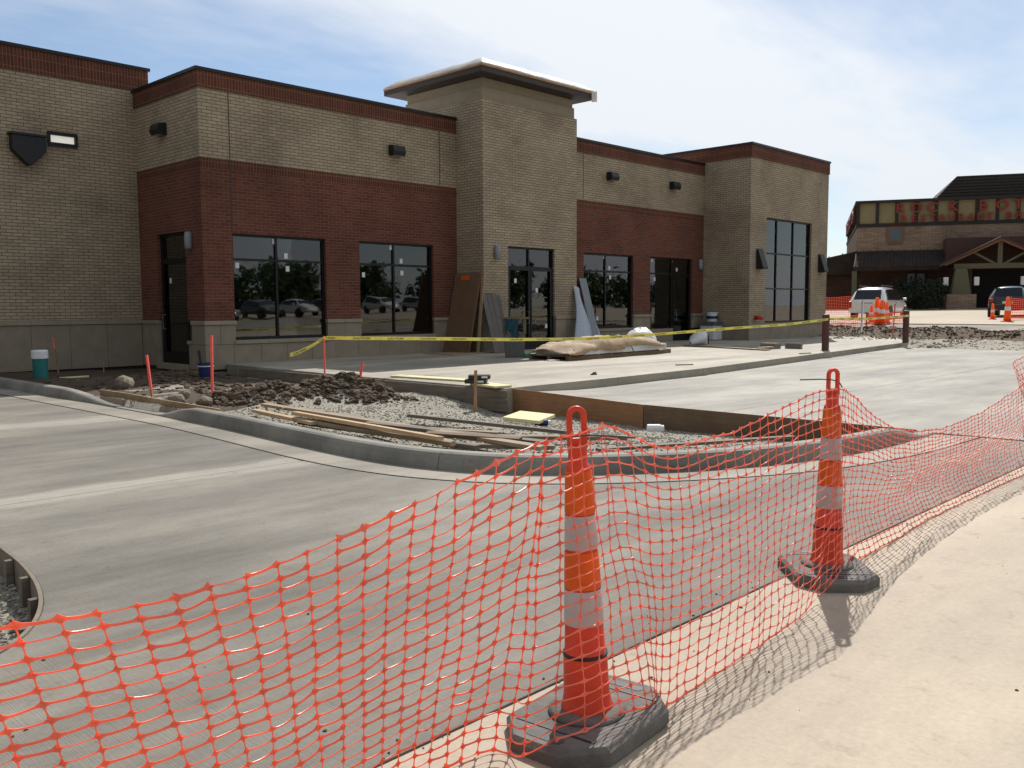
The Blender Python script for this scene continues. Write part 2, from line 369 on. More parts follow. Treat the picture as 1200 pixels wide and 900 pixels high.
# ------------------------------------------------------------------ near road and slabs
G = .004
def slab(name, poly, z1, mat, parent=None, th=.2, bevel=.006):
    m = MB(); m.prism(poly, z1-th, z1); o = m.build(name, mat, parent, bevel=bevel)
    return o
road = struct(slab('road', [(-30, -13), (9.9, -13), (9.9, 2.2), (-30, 2.2)], 0, 'road'))
slab('slab', [(9.912, -13), (31.4, -13), (31.4, 2.2), (9.912, 2.2)], 0, 'road', road)
# curb face line (foot of the face), drive side
CURB = [(5.42, 12.15), (5.42, 11.0), (5.36, 9.7), (5.25, 8.4), (5.17, 7.3), (5.19, 6.5), (5.30, 5.95), (5.52, 5.42), (5.88, 4.98), (6.38, 4.55), (7.05, 4.12), (7.8, 3.80), (8.7, 3.60), (9.6, 3.52), (10.55, 3.50)]
LCURB = [(5.42, 24.0), (5.42, 15.9), (5.45, 14.9), (5.5, 13.4)]
ISLAND = [(1.75, 24), (1.75, 6.4), (1.72, 6.0), (1.69, 5.5), (1.61, 5.0), (1.50, 4.62), (1.34, 4.3), (1.12, 4.07), (.72, 3.88), (.1, 3.75), (-8, 3.6)]
def chaikin(p, n=2):
    for _ in range(n):
        q = [p[0]]
        for a, b in zip(p, p[1:]):
            q += [(a[0]*.75+b[0]*.25, a[1]*.75+b[1]*.25), (a[0]*.25+b[0]*.75, a[1]*.25+b[1]*.75)]
        p = q+[p[-1]]
    return p
CS = chaikin(CURB); 
def offs(path, d):
    """shift a path to its right-hand side by d"""
    r = []
    for i, p in enumerate(path):
        a = path[max(i-1, 0)]; b = path[min(i+1, len(path)-1)]; t = Vector((b[0]-a[0], b[1]-a[1])).normalized()
        r.append((p[0]+t.y*d, p[1]-t.x*d))
    return r
GUT = [(4.95, 24), (4.95, 12.2)]+offs(CS, .47)[1:]           # outer edge of the gutter pan
GUT = [GUT[0], GUT[1]]+[p for p in GUT[2:]]
drive = struct(slab('drive', [(1.75, 24), (1.75, 12.28), (4.945, 12.28), (4.945, 24)], 0, 'drive'))
slab('slab', [(1.75, 12.27), (1.75, 7.28), (4.7, 7.28)]+[p for p in reversed(GUT) if 7.28 < p[1] < 12.27]+[(4.945, 12.27)], 0, 'drive', drive)
low = [p for p in GUT if p[1] < 7.27]
isl = [p for p in chaikin(ISLAND) if p[1] < 7.27]
slab('slab', [(1.75, 7.27)]+isl+[(-8, 2.212)]+[(10.55, 2.212)]+list(reversed(low))+[(low[0][0], 7.27)], 0, 'drive', drive)
# gutter pan and curbs
def band(name, left, right, zl, zr, mat, th=.2):
    m = MB(); n = len(left)
    vs = [(*p, zl) for p in left]+[(*p, zr) for p in right]+[(*p, zl-th) for p in left]+[(*p, zr-th) for p in right]
    fs = []
    for i in range(n-1):
        fs += [(i, i+1, n+i+1, n+i), (2*n+i, 2*n+i+1, i+1, i), (n+i, n+i+1, 3*n+i+1, 3*n+i), (2*n+i, 3*n+i, 3*n+i+1, 2*n+i+1)]
    fs += [(0, n, 3*n, 2*n), (n-1, 3*n-1, 4*n-1, 2*n-1)]
    m.add(vs, fs); return m.build(name, mat)
gi = offs(CS, .455); go = offs(CS, -.02)
struct(band('gutter', [(4.962, 24), (4.962, 12.2)]+gi[1:], [(5.44, 24), (5.44, 12.2)]+go[1:], .004, -.012, 'gutter'))
# dark joint line along the gutter
jl = [(4.955, 24), (4.955, 12.2)]+offs(CS, .464)[1:]; j1 = []; j2 = []
for i, p in enumerate(jl):
    k = .006+.006*abs(fbm(p[0], p[1], 3, 1.7)); j1.append((p[0]-k, p[1]-k*.4)); j2.append((p[0]+k, p[1]+k*.4))
struct(band('joint_strip', j1, j2, .0055, .0055, 'sealant', .1))
def curb(name, path, hts):
    """swept curb: battered face, rounded nose, flat top"""
    prof = [(0, 0), (-.012, .05), (-.03, .105), (-.05, .135), (-.08, .15), (-.18, .15), (-.19, -.2), (0, -.2)]
    m = MB(); vs = []; fs = []; n = len(prof)
    for i, p in enumerate(path):
        a = path[max(i-1, 0)]; b = path[min(i+1, len(path)-1)]; t = Vector((b[0]-a[0], b[1]-a[1])).normalized()
        for d, z in prof: vs.append((p[0]+t.y*d, p[1]-t.x*d, z*hts[i] if z > 0 else z-.02))
    for i in range(len(path)-1):
        for k in range(n): fs.append((i*n+k, i*n+(k+1) % n, (i+1)*n+(k+1) % n, (i+1)*n+k))
    fs += [tuple(range(n)), tuple((len(path)-1)*n+k for k in range(n))]
    m.add(vs, fs); o = m.build(name, 'curb', smooth=False); return struct(o)
def dens(p, n): return [tuple(lerp(Vector(a), Vector(b), k/n)) for a, b in zip(p, p[1:]) for k in range(n)]+[p[-1]]
lc = dens(LCURB, 6); curb('curb', lc, [1.0 if p[1] > 15.6 else max(.06, smooth01(13.3, 15.8, p[1])) for p in lc])
cuts = [0]; acc = 0
cp = dens(CS, 2); hts = [max(.06, smooth01(12.15, 11.0, p[1]) if p[1] > 10.9 else 1.0)*(1 if p[0] < 9.4 else max(.06, 1-smooth01(9.4, 10.5, p[0]))) for p in cp]
segs = []; cur = [0]
for i in range(1, len(cp)):
    acc += math.dist(cp[i], cp[i-1]); cur.append(i)
    if acc > 3.0 or i == len(cp)-1:
        segs.append(cur); cur = [i]; acc = 0
for sg in segs:
    pth = [cp[i] for i in sg]; a, b = Vector(pth[0]), Vector(pth[1])
    pth[0] = tuple(a+(b-a).normalized()*.007)
    curb('curb', pth, [hts[i] for i in sg])
# low kerb-less strip between the two curbs
struct(slab('crossing_strip', [(5.45, 13.38), (5.45, 12.2), (5.66, 12.2), (5.66, 13.38)], .0, 'curb', None, .2))

# parking slab
def lot_z(x, y): return .075*max(0, 1-(x-10.42)/1.6)*smooth01(4.5, 10, y)
def lot_panel(x0f, x1, y0, y1, parent=None, name='slab'):
    m = MB(); nx_, ny_ = 12, 8; P = lambda u, v: (lambda y: (lambda x: (x, y))(lerp(x0f(y), x1, u)))(lerp(y0, y1, v))
    m.grid(nx_, ny_, lambda u, v: (*P(u, v), lot_z(*P(u, v)))); ring = [(i/nx_, 0) for i in range(nx_+1)]+[(1, j/ny_) for j in range(1, ny_+1)]+[(i/nx_, 1) for i in range(nx_-1, -1, -1)]+[(0, j/ny_) for j in range(ny_-1, 0, -1)]
    k = len(ring); vs = [(*P(*q), lot_z(*P(*q))) for q in ring]+[(*P(*q), -.3) for q in ring]
    m.add(vs, [(i, (i+1) % k, k+(i+1) % k, k+i) for i in range(k)]+[tuple(range(k, 2*k))]); return m.build(name, 'lot', parent)
LE = lambda y: 10.60-.03*(y-4)
pk = struct(lot_panel(LE, 16.3, 6.3, 9.965, None, 'parking_slab'))
lot_panel(LE, 16.3, 2.212, 6.29, pk)
for poly in ([(16.312, 6.3), (16.312, 10.06), (22.4, 10.69), (22.4, 6.3)], [(22.412, 6.3), (22.412, 10.69), (31.2, 11.59), (31.2, 6.3)],
             [(16.312, 2.212), (16.312, 6.29), (22.4, 6.29), (22.4, 2.212)], [(22.412, 2.212), (22.412, 6.29), (31.2, 6.29), (31.2, 2.212)]):
    slab('slab', poly, 0, 'lot', pk, .3)
# sidewalk
def edge(x): return 9.97 if x < 15.3 else 9.97+(x-15.3)*.1023
sw = struct(slab('sidewalk', [(10.22, 9.97), (10.22, 14.3), (13.2, 14.3), (13.2, 9.97)], .15, 'walk', None, .42, .012))
cuts = [10.22, 13.2, 16.3, 19.4, 22.5, 25.6, 28.7, 31.9]
for i in range(len(cuts)-1):
    a, b = cuts[i]+(.004 if i else 0), cuts[i+1]-.004
    top = 19.35 if b < 17.8 else 18.25 if b < 22.6 else 18.85 if b < 28.8 else 16.85
    if i: slab('slab', [(a, edge(a)), (a, 14.296), (b, 14.296), (b, edge(b))], .15, 'walk', sw, .42, .012)
    if i == 0: slab('slab', [(a, 14.304), (10.5, 19.35), (b, 19.35), (b, 14.304)], .15, 'walk', sw, .42, .012)
    elif i == 2: slab('slab', [(a, 14.304), (a, 19.35), (17.85, 19.35), (17.85, 18.25), (b, 18.25), (b, 14.304)], .15, 'walk', sw, .42, .012)
    else: slab('slab', [(a, 14.304), (a, top), (b, top), (b, 14.304)], .15, 'walk', sw, .42, .012)
slab('slab', [(28.704, 16.5), (28.704, 18.85), (30.38, 18.85), (30.38, 16.86)], .148, 'walk', sw, .42, .012)
slab('slab', [(31.908, 11.68), (31.908, 16.85), (37.2, 16.85), (37.2, 13.4)], .15, 'walk', sw, .42, .012)

# ------------------------------------------------------------------ planting pit between curb and sidewalk
def pit_z(x, y):
    z = -.02-.05*smooth01(7.2, 9.8, x)-.20*smooth01(7.5, 10.2, x)*smooth01(11.4, 9.8, y)+.05*fbm(x, y, 0, .8)+.012*fbm(x, y, 3, 5)
    for cx, cy, r, h in ((7.3, 12.1, .6, .22), (8.2, 12.1, .65, .24), (8.75, 12.0, .5, .24), (8.8, 11.5, .45, .16), (6.9, 12.7, .5, .16), (7.9, 13.2, .9, .12), (7.4, 17.5, 1.6, .12), (9.2, 18.6, 1.2, .14), (9.0, 10.3, .6, .12)):
        d = math.hypot(x-cx, y-cy)/r
        if d < 1.6: z += h*math.exp(-d*d*1.6)*(1+.5*fbm(x, y, 9, 2.5))
    if 5.6 < x < 6.1: z = lerp(.09, z, (x-5.6)/.5)
    return z
# the bed follows the back of the curb, so its edge is cut by it
BACK = offs(CS, -.17)
def inside(x, y):
    if y > 12.15: return x > 5.6
    if x < 5.33: return False
    c = False; P = BACK+[(10.62, 3.7), (10.45, 9.9), (10.45, 12.15), (5.6, 12.15)]
    j = len(P)-1
    for i in range(len(P)):
        if (P[i][1] > y) != (P[j][1] > y) and x < (P[j][0]-P[i][0])*(y-P[i][1])/(P[j][1]-P[i][1])+P[i][0]: c = not c
        j = i
    return c
mb = MB(); st = .075; nxp, nyp = int(5.5/st), int(20/st); idx = {}
for j in range(nyp+1):
    for i in range(nxp+1):
        x, y = 5.25+i*st, 3.4+j*st
        if x > 10.25 and y > 9.9: continue
        if inside(x, y) or inside(x+.14, y+.14) or inside(x+.14, y): idx[i, j] = len(mb.v); mb.v.append((x, y, pit_z(max(x, 5.6), y) if inside(x, y) else -.08))
def is_dirt(x, y):
    return (y > 11.6 and not (9.3 < x and y < 15)) and fbm(x, y, 2, .9)+(.25 if y > 15 else .0) > 0 or y > 16 and x < 9.8
for (i, j), a in idx.items():
    q = [(i, j), (i+1, j), (i+1, j+1), (i, j+1)]
    if all(k in idx for k in q):
        x, y = 5.25+i*st, 3.4+j*st
        mb.f.append(tuple(idx[k] for k in q)); mb.m.append(1 if is_dirt(x, y) else 0)
struct(mb.build('gravel_bed', ['gravel', 'dirt'], smooth=True))
ICO = None
def ico_data(sub):
    b = bmesh.new(); bmesh.ops.create_icosphere(b, subdivisions=sub, radius=1); v = [x.co.copy() for x in b.verts]; f = [tuple(x.index for x in q.verts) for q in b.faces]; b.free(); return v, f
I1 = ico_data(1); I2 = ico_data(2)
def lump(mb, c, r, rnd, ico=I1, flat=.7, rough=.35, mi=0):
    q = Matrix.Rotation(rnd.random()*6.28, 3, 'Z') @ Matrix.Rotation(rnd.random()*3, 3, 'X'); sx, sy, sz = rnd.uniform(.75, 1.3), rnd.uniform(.7, 1.1), rnd.uniform(.6, 1)*flat/.7
    vs = []
    for v in ico[0]:
        k = 1+rnd.uniform(-rough, rough); p = q @ Vector((v.x*sx*k, v.y*sy*k, v.z*sz*k)); vs.append((c[0]+p.x*r, c[1]+p.y*r, c[2]+p.z*r*flat))
    mb.add(vs, ico[1], mi)
rnd = random.Random(3)
mb = MB(); n = 0
while n < 13000:
    x, y = rnd.uniform(5.6, 10.65), rnd.uniform(3.8, 15)
    if not inside(x, y) or (x > 10.15 and y > 9.9) or is_dirt(x, y) and rnd.random() > .12: continue
    lump(mb, (x, y, pit_z(x, y)+.004), rnd.choice((.006, .008, .010, .013, .018)), rnd, rough=.2); n += 1
tag(mb.build('gravel', 'pebble'), 'loose grey crushed stone in the bed behind the curved curb', 'gravel', kind='stuff')
mb = MB()
for _ in range(3000):
    t = rnd.random()
    if t < .86:
        cx, cy, s = rnd.choice(((7.3, 12.1, .6), (8.2, 12.1, .6), (8.75, 12.0, .5), (8.8, 11.5, .45), (6.9, 12.5, .45), (7.9, 13.0, .7)))
    else: cx, cy, s = rnd.choice(((7.4, 17, 1.6), (9, 18, 1.0), (8, 15.5, 1.4)))
    x, y = rnd.gauss(cx, s*.5), rnd.gauss(cy, s*.5)
    if not inside(x, y) or x > 10.1 or x < 5.75: continue
    lump(mb, (x, y, pit_z(x, y)+.01), abs(rnd.gauss(.014, .03))+.01, rnd)
tag(mb.build('dirt_clods', 'clod'), 'dark brown dirt clods heaped behind the curved curb', 'dirt', kind='stuff')
for px_, py_, r, lab in ((207, 467, .13, 'rounded pale rock in the dirt beside the short pink-topped stake'), (215, 460, .12, 'pale upright rock among the dirt clods near the lath'), (240, 468, .13, 'pale rock at the foot of the tall pink stake'), (146, 447, .2, 'broken concrete chunk beside the foam scraps')):
    p = at(px_, py_+4, 'z', .08); mb = MB(); lump(mb, (p.x, p.y, .1), r, rnd, I2, .8, .1)
    tag(mb.build('rock', 'rock'), lab, 'rock')

# left island with form boards and gravel
mb = MB()
mb.grid(60, 100, lambda u, v: (lerp(-5, 1.72, u), lerp(3.7, 14, v), -.16+.03*fbm(lerp(-5, 1.72, u), lerp(3.7, 14, v), 0, 1.3)))
struct(mb.build('gravel_island', 'gravel', smooth=True))
mb = MB(); n = 0
while n < 4200:
    x, y = rnd.uniform(.2, 1.66), rnd.uniform(3.85, 7.2)
    if x > 1.1 and y < 4.3+ (x-1.1)*.6: continue
    lump(mb, (x, y, -.145+.03*fbm(x, y, 0, 1.3)), rnd.choice((.006, .009, .012, .017)), rnd, rough=.2); n += 1
tag(mb.build('gravel', 'pebble'), 'loose pale gravel inside the curved form beside the drive', 'gravel', kind='stuff')
frm = thing('form_board', (1.7, 5.5, 0), 'thin curved form board staked along the drive edge by gravel', 'form board')
path = [p for p in chaikin(ISLAND, 3) if p[1] < 12 and p[0] > .5]; ip = offs(path, .02)
m = MB(); k = len(path)
for i in range(k-1):
    a, b, c, d = path[i], path[i+1], ip[i+1], ip[i]
    m.prism([a, b, c, d], -.2, .006)
m.build('board', 'lumber_d', frm)
acc = 0
for i in range(1, k):
    acc += math.dist(path[i], path[i-1])
    if acc > .42:
        acc = 0; a = offs(path, .045)[i]; m = MB(); m.box(a[0]-.02, a[0]+.02, a[1]-.02, a[1]+.02, -.3, -.005); m.build('stake', 'lumber_d', frm)

# ------------------------------------------------------------------ retail building
B = thing('retail_building', (20, 19, 0), 'long beige and red brick storefront building with square entrance tower', 'building')
def wall(name, axis, v, u0, u1, z0, z1, mat, holes=(), th=.3, out=-1):
    """brick wall sheet with real openings: front, back, reveals and ends. axis: the axis the wall is normal to"""
    us = sorted({u0, u1, *[min(max(h[0], u0), u1) for h in holes], *[min(max(h[1], u0), u1) for h in holes]})
    zs = sorted({z0, z1, *[min(max(h[2], z0), z1) for h in holes], *[min(max(h[3], z0), z1) for h in holes]})
    P = (lambda u, d, z: (u, v-out*d, z)) if axis == 'y' else (lambda u, d, z: (v-out*d, u, z))
    m = MB(); solid = set()
    for i in range(len(us)-1):
        for j in range(len(zs)-1):
            cu, cz = (us[i]+us[i+1])/2, (zs[j]+zs[j+1])/2
            if not any(h[0] < cu < h[1] and h[2] < cz < h[3] for h in holes): solid.add((i, j))
    for (i, j) in solid:
        a, b, c, d = us[i], us[i+1], zs[j], zs[j+1]
        for dd in (0, th): m.add([P(a, dd, c), P(b, dd, c), P(b, dd, d), P(a, dd, d)], [(0, 1, 2, 3)])
        for di, dj, q in ((-1, 0, (a, a, c, d)), (1, 0, (b, b, c, d)), (0, -1, (a, b, c, c)), (0, 1, (a, b, d, d))):
            if (i+di, j+dj) not in solid:
                p0, p1 = (q[0], q[2]), (q[1], q[3])
                m.add([P(p0[0], 0, p0[1]), P(p1[0], 0, p1[1]), P(p1[0], th, p1[1]), P(p0[0], th, p0[1])], [(0, 1, 2, 3)])
    b = m.build(name, mat, B, recalc=False)
    bm = bmesh.new(); bm.from_mesh(b.data); bmesh.ops.remove_doubles(bm, verts=bm.verts, dist=.0005); bmesh.ops.recalc_face_normals(bm, faces=bm.faces); bm.to_mesh(b.data); bm.free()
    return b
YB, YT, YW, YE, XR, XT0, XT1, XE0, XE1, YL = 19.4, 18.3, 18.9, 16.9, 10.03, 17.92, 22.05, 30.43, 36.95, 22.68
ST, RT, BT = 1.16, 4.87, 6.43         # stone top, red top, beige top
HB = [(10.78, 13.37, .70, 3.20), (14.43, 17.01, .70, 3.20)]
HR = [(20.23, 21.70, .12, 3.25)]
HT = [(18.93, 20.99, .12, 3.21)]
HW = [(23.13, 25.88, .70, 3.22), (26.9, 29.67, .12, 3.22)]
HE = [(31.66, 35.47, .78, 4.79)]
# bay front and return
wall('red_wall', 'y', YB, XR, XT0+.3, ST, RT-.21, 'red', HB)
wall('soldier_course', 'y', YB-.004, XR-.004, XT0+.3, RT-.21, RT, 'red_s')
wall('beige_wall', 'y', YB, XR, XT0+.3, RT, BT, 'beige')
wall('parapet_band', 'y', YB-.03, XR-.03, XT0, BT, 6.80, 'red_s', th=.33)
wall('red_wall', 'x', XR, YB+.3, YL, ST, RT-.21, 'red', HR)
wall('soldier_course', 'x', XR-.004, YB+.296, YL, RT-.21, RT, 'red_s')
wall('beige_wall', 'x', XR, YB+.3, YL, RT, BT, 'beige')
wall('parapet_band', 'x', XR-.03, YB+.3, 23.6, BT, 6.80, 'red_s', th=.33)
# left wing, set back and taller
wall('beige_wall', 'y', YL, -8, 10.35, 1.18, 6.88, 'beige', [(8.0, 8.55, 5.36, 5.53)])
wall('parapet_band', 'y', YL-.03, -8, 10.40, 6.88, 7.40, 'red_s', th=.33)
wall('parapet_band', 'x', 10.40, YL+.3, 34, 6.2, 7.40, 'red_s', out=1)
# tower
wall('beige_wall', 'y', YT, XT0, XT1, ST, 7.27, 'beige', HT)
wall('beige_wall', 'x', XT0, YT+.3, 21.8, ST, 7.27, 'beige')
wall('beige_wall', 'x', XT1, YT+.3, 21.8, ST, 7.27, 'beige', out=1)
wall('beige_wall', 'y', 21.8, XT0+.3, XT1-.3, 6, 7.27, 'beige', out=1)
# right wing
wall('red_wall', 'y', YW, XT1-.1, XE0+.2, ST, RT-.16, 'red', HW)
wall('soldier_course', 'y', YW-.004, XT1, XE0, RT-.16, RT+.05, 'red_s')
wall('beige_wall', 'y', YW, XT1-.1, XE0+.2, RT+.05, 6.44, 'beige')
wall('parapet_band', 'y', YW-.03, XT1, XE0+.1, 6.44, 6.81, 'red_s', th=.33)
# end block
wall('beige_wall', 'y', YE, XE0, XE1, .76, 6.92, 'beige', HE)
wall('parapet_band', 'y', YE-.03, XE0-.03, XE1+.03, 6.92, 7.38, 'red_s', th=.33)
wall('beige_wall', 'x', XE0, YE+.3, 30, .76, 6.92, 'beige')
wall('parapet_band', 'x', XE0-.03, YE+.3, 30, 6.92, 7.38, 'red_s', th=.33)
wall('beige_wall', 'x', XE1, YE+.3, 32, .1, 6.92, 'beige', [(18, 21, .78, 4.79), (23, 26, .78, 4.79)], out=1)  # openings on this unseen side are added to let sunlight in
wall('parapet_band', 'x', XE1+.03, YE+.3, 32, 6.92, 7.38, 'red_s', th=.33, out=1)
# copings
def part_box(name, mat, *a, bevel=.0, parent=None):
    m = MB(); m.box(*a); return m.build(name, mat, parent or B, bevel=bevel)
CO = .05
part_box('coping', 'coping', XR-.06, XT0-.002, YB-.06, YB+.34, 6.80, 6.87)
part_box('coping', 'coping', XR-.06, XR+.34, YB+.341, 23.7, 6.80, 6.872)
part_box('coping', 'coping', -8, 10.45, YL-.06, YL+.34, 7.40, 7.475)
part_box('coping', 'coping', 10.05, 10.45, YL+.341, 34, 7.40, 7.473)
part_box('coping', 'coping', XT1+.002, XE0+.05, YW-.06, YW+.34, 6.81, 6.885)
part_box('coping', 'coping', XE0-.06, XE1+.06, YE-.06, YE+.34, 7.38, 7.455)
part_box('coping', 'coping', XE0-.06, XE0+.34, YE+.341, 30, 7.38, 7.453)
part_box('coping', 'coping', XE1-.34, XE1+.06, YE+.341, 32, 7.38, 7.453)
# roofs, floor, rear and inner walls
part_box('roof', 'roofwhite', XR+.31, XT0-.002, YB+.31, 33.7, 6.0, 6.15)
part_box('roof', 'roofwhite', -8, 10.02, YL+.31, 33.7, 6.1, 6.25)
part_box('roof', 'roofwhite', XT1+.002, XE0-.002, YW+.31, 33.7, 6.0, 6.15)
part_box('roof', 'roofwhite', XT0+.31, XT1-.31, 21.81, 33.7, 6.0, 6.15)
part_box('roof', 'roofwhite', XE0+.31, XE1-.31, YE+.31, 31.7, 6.3, 6.45)
part_box('rear_wall', 'interior', -8, XE1, 33.7, 34, -.1, 6.5)
part_box('floor', 'slab_in', XR+.31, XE0-.01, YB+.31, 33.69, -.05, .14)
part_box('floor', 'slab_in', XE0+.01, XE1-.31, YE+.31, 31.69, -.05, .139)
part_box('ceiling', 'interior', XR+.31, XT0-.02, YB+.32, 33.6, 4.2, 4.3)
part_box('ceiling', 'interior', XT1+.31, XE0-.02, YW+.32, 33.6, 4.2, 4.3)
part_box('partition', 'interior', 13.9, 14.0, 22.4, 33.6, .14, 4.19)
part_box('partition', 'interior', 10.4, 17.8, 27.0, 27.1, .145, 4.18)
part_box('partition', 'interior', 22.4, 30.3, 27.2, 27.3, .145, 4.18)
part_box('partition', 'interior', 17.0, 17.1, 19.75, 26.99, .146, 4.17)
part_box('partition', 'interior', XE0+.32, XE1-.32, 29.0, 29.1, .14, 6.2)
part_box('partition', 'interior', XT0-.02, XT1+.3, 25.0, 25.1, .147, 5.9)
# tower cap
part_box('stucco_band', 'eifs', XT0+.06, XT1-.06, YT+.06, 21.7, 7.271, 7.60)
part_box('stucco_band', 'eifs', XT0+.10, XT1-.10, YT+.10, 21.66, 7.601, 7.86)
ex0, ex1, ey0, ey1 = 17.55, 22.5, 17.93, 22.2
eave = part_box('eave', 'soffit', ex0, ex1, ey0, ey1, 7.87, 8.03)
for a in ((ex0-.02, ex1+.02, ey0-.022, ey0-.001, 8.02, 8.085), (ex0-.022, ex0-.001, ey0, ey1, 8.02, 8.083), (ex1+.001, ex1+.022, ey0, ey1-.1, 7.98, 8.1)):
    part_box('edge_board', 'edge_wood', *a, parent=eave)
m = MB()
def capf(u, v):
    x, y = lerp(ex0-.03, ex1+.02, u), lerp(ey0-.03, ey1+.03, v); d = max(0, min(x-ex0+.03, ex1+.02-x, y-ey0+.03, ey1+.03-y))
    z = 8.06+.24*min(1, d/.30)**.8+.05*min(1, d/1.5)+.016*fbm(x, y, 0, 2.2)
    return (x+.018*fbm(x, y, 3, 3), y+.018*fbm(x, y, 7, 3), z)
m.grid(64, 56, capf); m.build('roof_membrane', 'membrane', eave, smooth=True, solid=.012)
m = MB(); m.grid(6, 5, lambda u, v: (lerp(ex1-.22, ex1+.04, u), ey0-.035-.02*math.sin(u*3), lerp(8.08, 7.76, v)+.05*u)); m.build('membrane_flap', 'membrane', eave, solid=.006)
# stone base: single cast blocks with recessed joints behind
BLOCKS = {}
def block(parent, axis, v, u0, u1, z0, z1, proud=.03, name='stone_block', mat='stone'):
    key = (axis, round(u1-u0, 3), round(z1-z0, 3), name)
    if key not in BLOCKS:
        m = MB(); a, b = (u1-u0)/2-.003, (z1-z0)/2-.003
        if axis == 'y': m.box(-a, a, 0, .11, -b, b)
        else: m.box(0, .11, -a, a, -b, b)
        o = m.build(name, mat, None, bevel=.005); BLOCKS[key] = o.data; me = o.data
    else:
        o = bpy.data.objects.new(name, BLOCKS[key]); col.objects.link(o)
        md = o.modifiers.new('bevel', 'BEVEL'); md.width = .005; md.segments = 2; md.limit_method = 'ANGLE'
    c = (u0+u1)/2, (z0+z1)/2
    o.location = (c[0], v-proud, c[1]) if axis == 'y' else (v-proud, c[0], c[1])
    o.parent = parent; o.matrix_parent_inverse = Matrix.Translation(-parent.location)
def course(axis, v, u0, u1, z0, z1, wd, **k):
    n = max(1, round((u1-u0)/wd)); s = (u1-u0)/n
    for i in range(n): block(B, axis, v, u0+i*s, u0+(i+1)*s, z0, z1, **k)
def backing(axis, v, u0, u1, z0, z1, holes=()): wall('base_backing', axis, v+.045, u0, u1, z0, z1, 'joint', holes, .25)
backing('y', YB, XR+.05, XT0+.2, -.2, ST, HB); backing('x', XR, YB+.3, YL, -.2, ST, HR); backing('y', YL, -8, XR+.04, -.2, 1.18)
backing('y', YT, XT0+.05, XT1-.05, -.2, ST, HT); backing('x', XT0, YT+.29, 21, -.2, ST); backing('y', YW, XT1, XE0, -.2, ST, HW)
backing('y', YE, XE0+.05, XE1-.05, -.2, .76); backing('x', XE0, YE+.29, 19.2, -.2, .76)
CAP = dict(proud=.06, name='stone_cap', mat='stone_cap')
course('y', YB, XR-.03, XT0, .02, .60, .72)
course('y', YB, 10.76, 13.39, .60, .695, .88, **CAP); course('y', YB, 14.41, 17.03, .60, .695, .87, **CAP)
for a, b in ((XR-.03, 10.78), (13.37, 14.43), (17.01, XT0)):
    course('y', YB, a, b, .60, 1.06, .5); course('y', YB, a-.02, b+.02, 1.06, ST, .55, **CAP)
course('x', XR, YB+.081, 20.18, .02, .60, .66); course('x', XR, YB+.081, 20.0, .60, 1.06, .5); course('x', XR, YB+.051, 20.02, 1.06, ST, .55, **CAP); course('x', XR, 20.02, 20.21, .60, .69, .2, **CAP)
course('x', XR, 21.72, YL, .02, 1.07, .48); course('x', XR, 21.71, YL, 1.07, ST, .5, **CAP)
course('y', YL, -1.4, 9.99, .0, 1.07, .90); course('y', YL, -1.4, 9.99, 1.07, 1.178, .9, **CAP)
course('y', YT, XT0-.03, 18.90, .10, 1.06, .48); course('y', YT, 21.02, XT1+.03, .10, 1.06, .5); course('y', YT, XT0-.05, 18.92, 1.06, ST, .5, **CAP); course('y', YT, 21.0, XT1+.05, 1.06, ST, .53, **CAP)
course('x', XT0, YT+.082, YB-.05, .10, 1.06, .5); course('x', XT0, YT+.052, YB-.07, 1.06, ST, .5, **CAP)
course('y', YW, XT1+.05, 26.9, .10, .60, .6); course('y', YW, 23.11, 25.9, .60, .695, .7, **CAP)
for a, b in ((25.88, 26.9), (29.67, XE0-.05)):
    course('y', YW, a, b, .601, 1.06, .5); course('y', YW, a-.02, b+.02, 1.06, ST, .53, **CAP)
course('y', YW, 26.91, 28.36, .10, .62, .7)
course('y', YE, XE0-.03, XE1, -.1, .69, .82); course('y', YE, XE0-.05, XE1, .69, .76, .9, **CAP)
course('x', XE0, YE+.082, YW, -.1, .69, .8); course('x', XE0, YE+.052, YW, .69, .76, .8, **CAP)
# expansion joints in the brick
def vjoint(axis, v, u, z0, z1):
    if axis == 'y': part_box('expansion_joint', 'joint', u-.011, u+.011, v-.006, v+.05, z0, z1)
vjoint('y', YB, 10.78, 3.25, 6.42); vjoint('y', YB, 17.28, 4.9, 6.42); vjoint('y', YW, 23.1, 4.95, 6.43); vjoint('y', YL, 6.9, .02, 1.05)
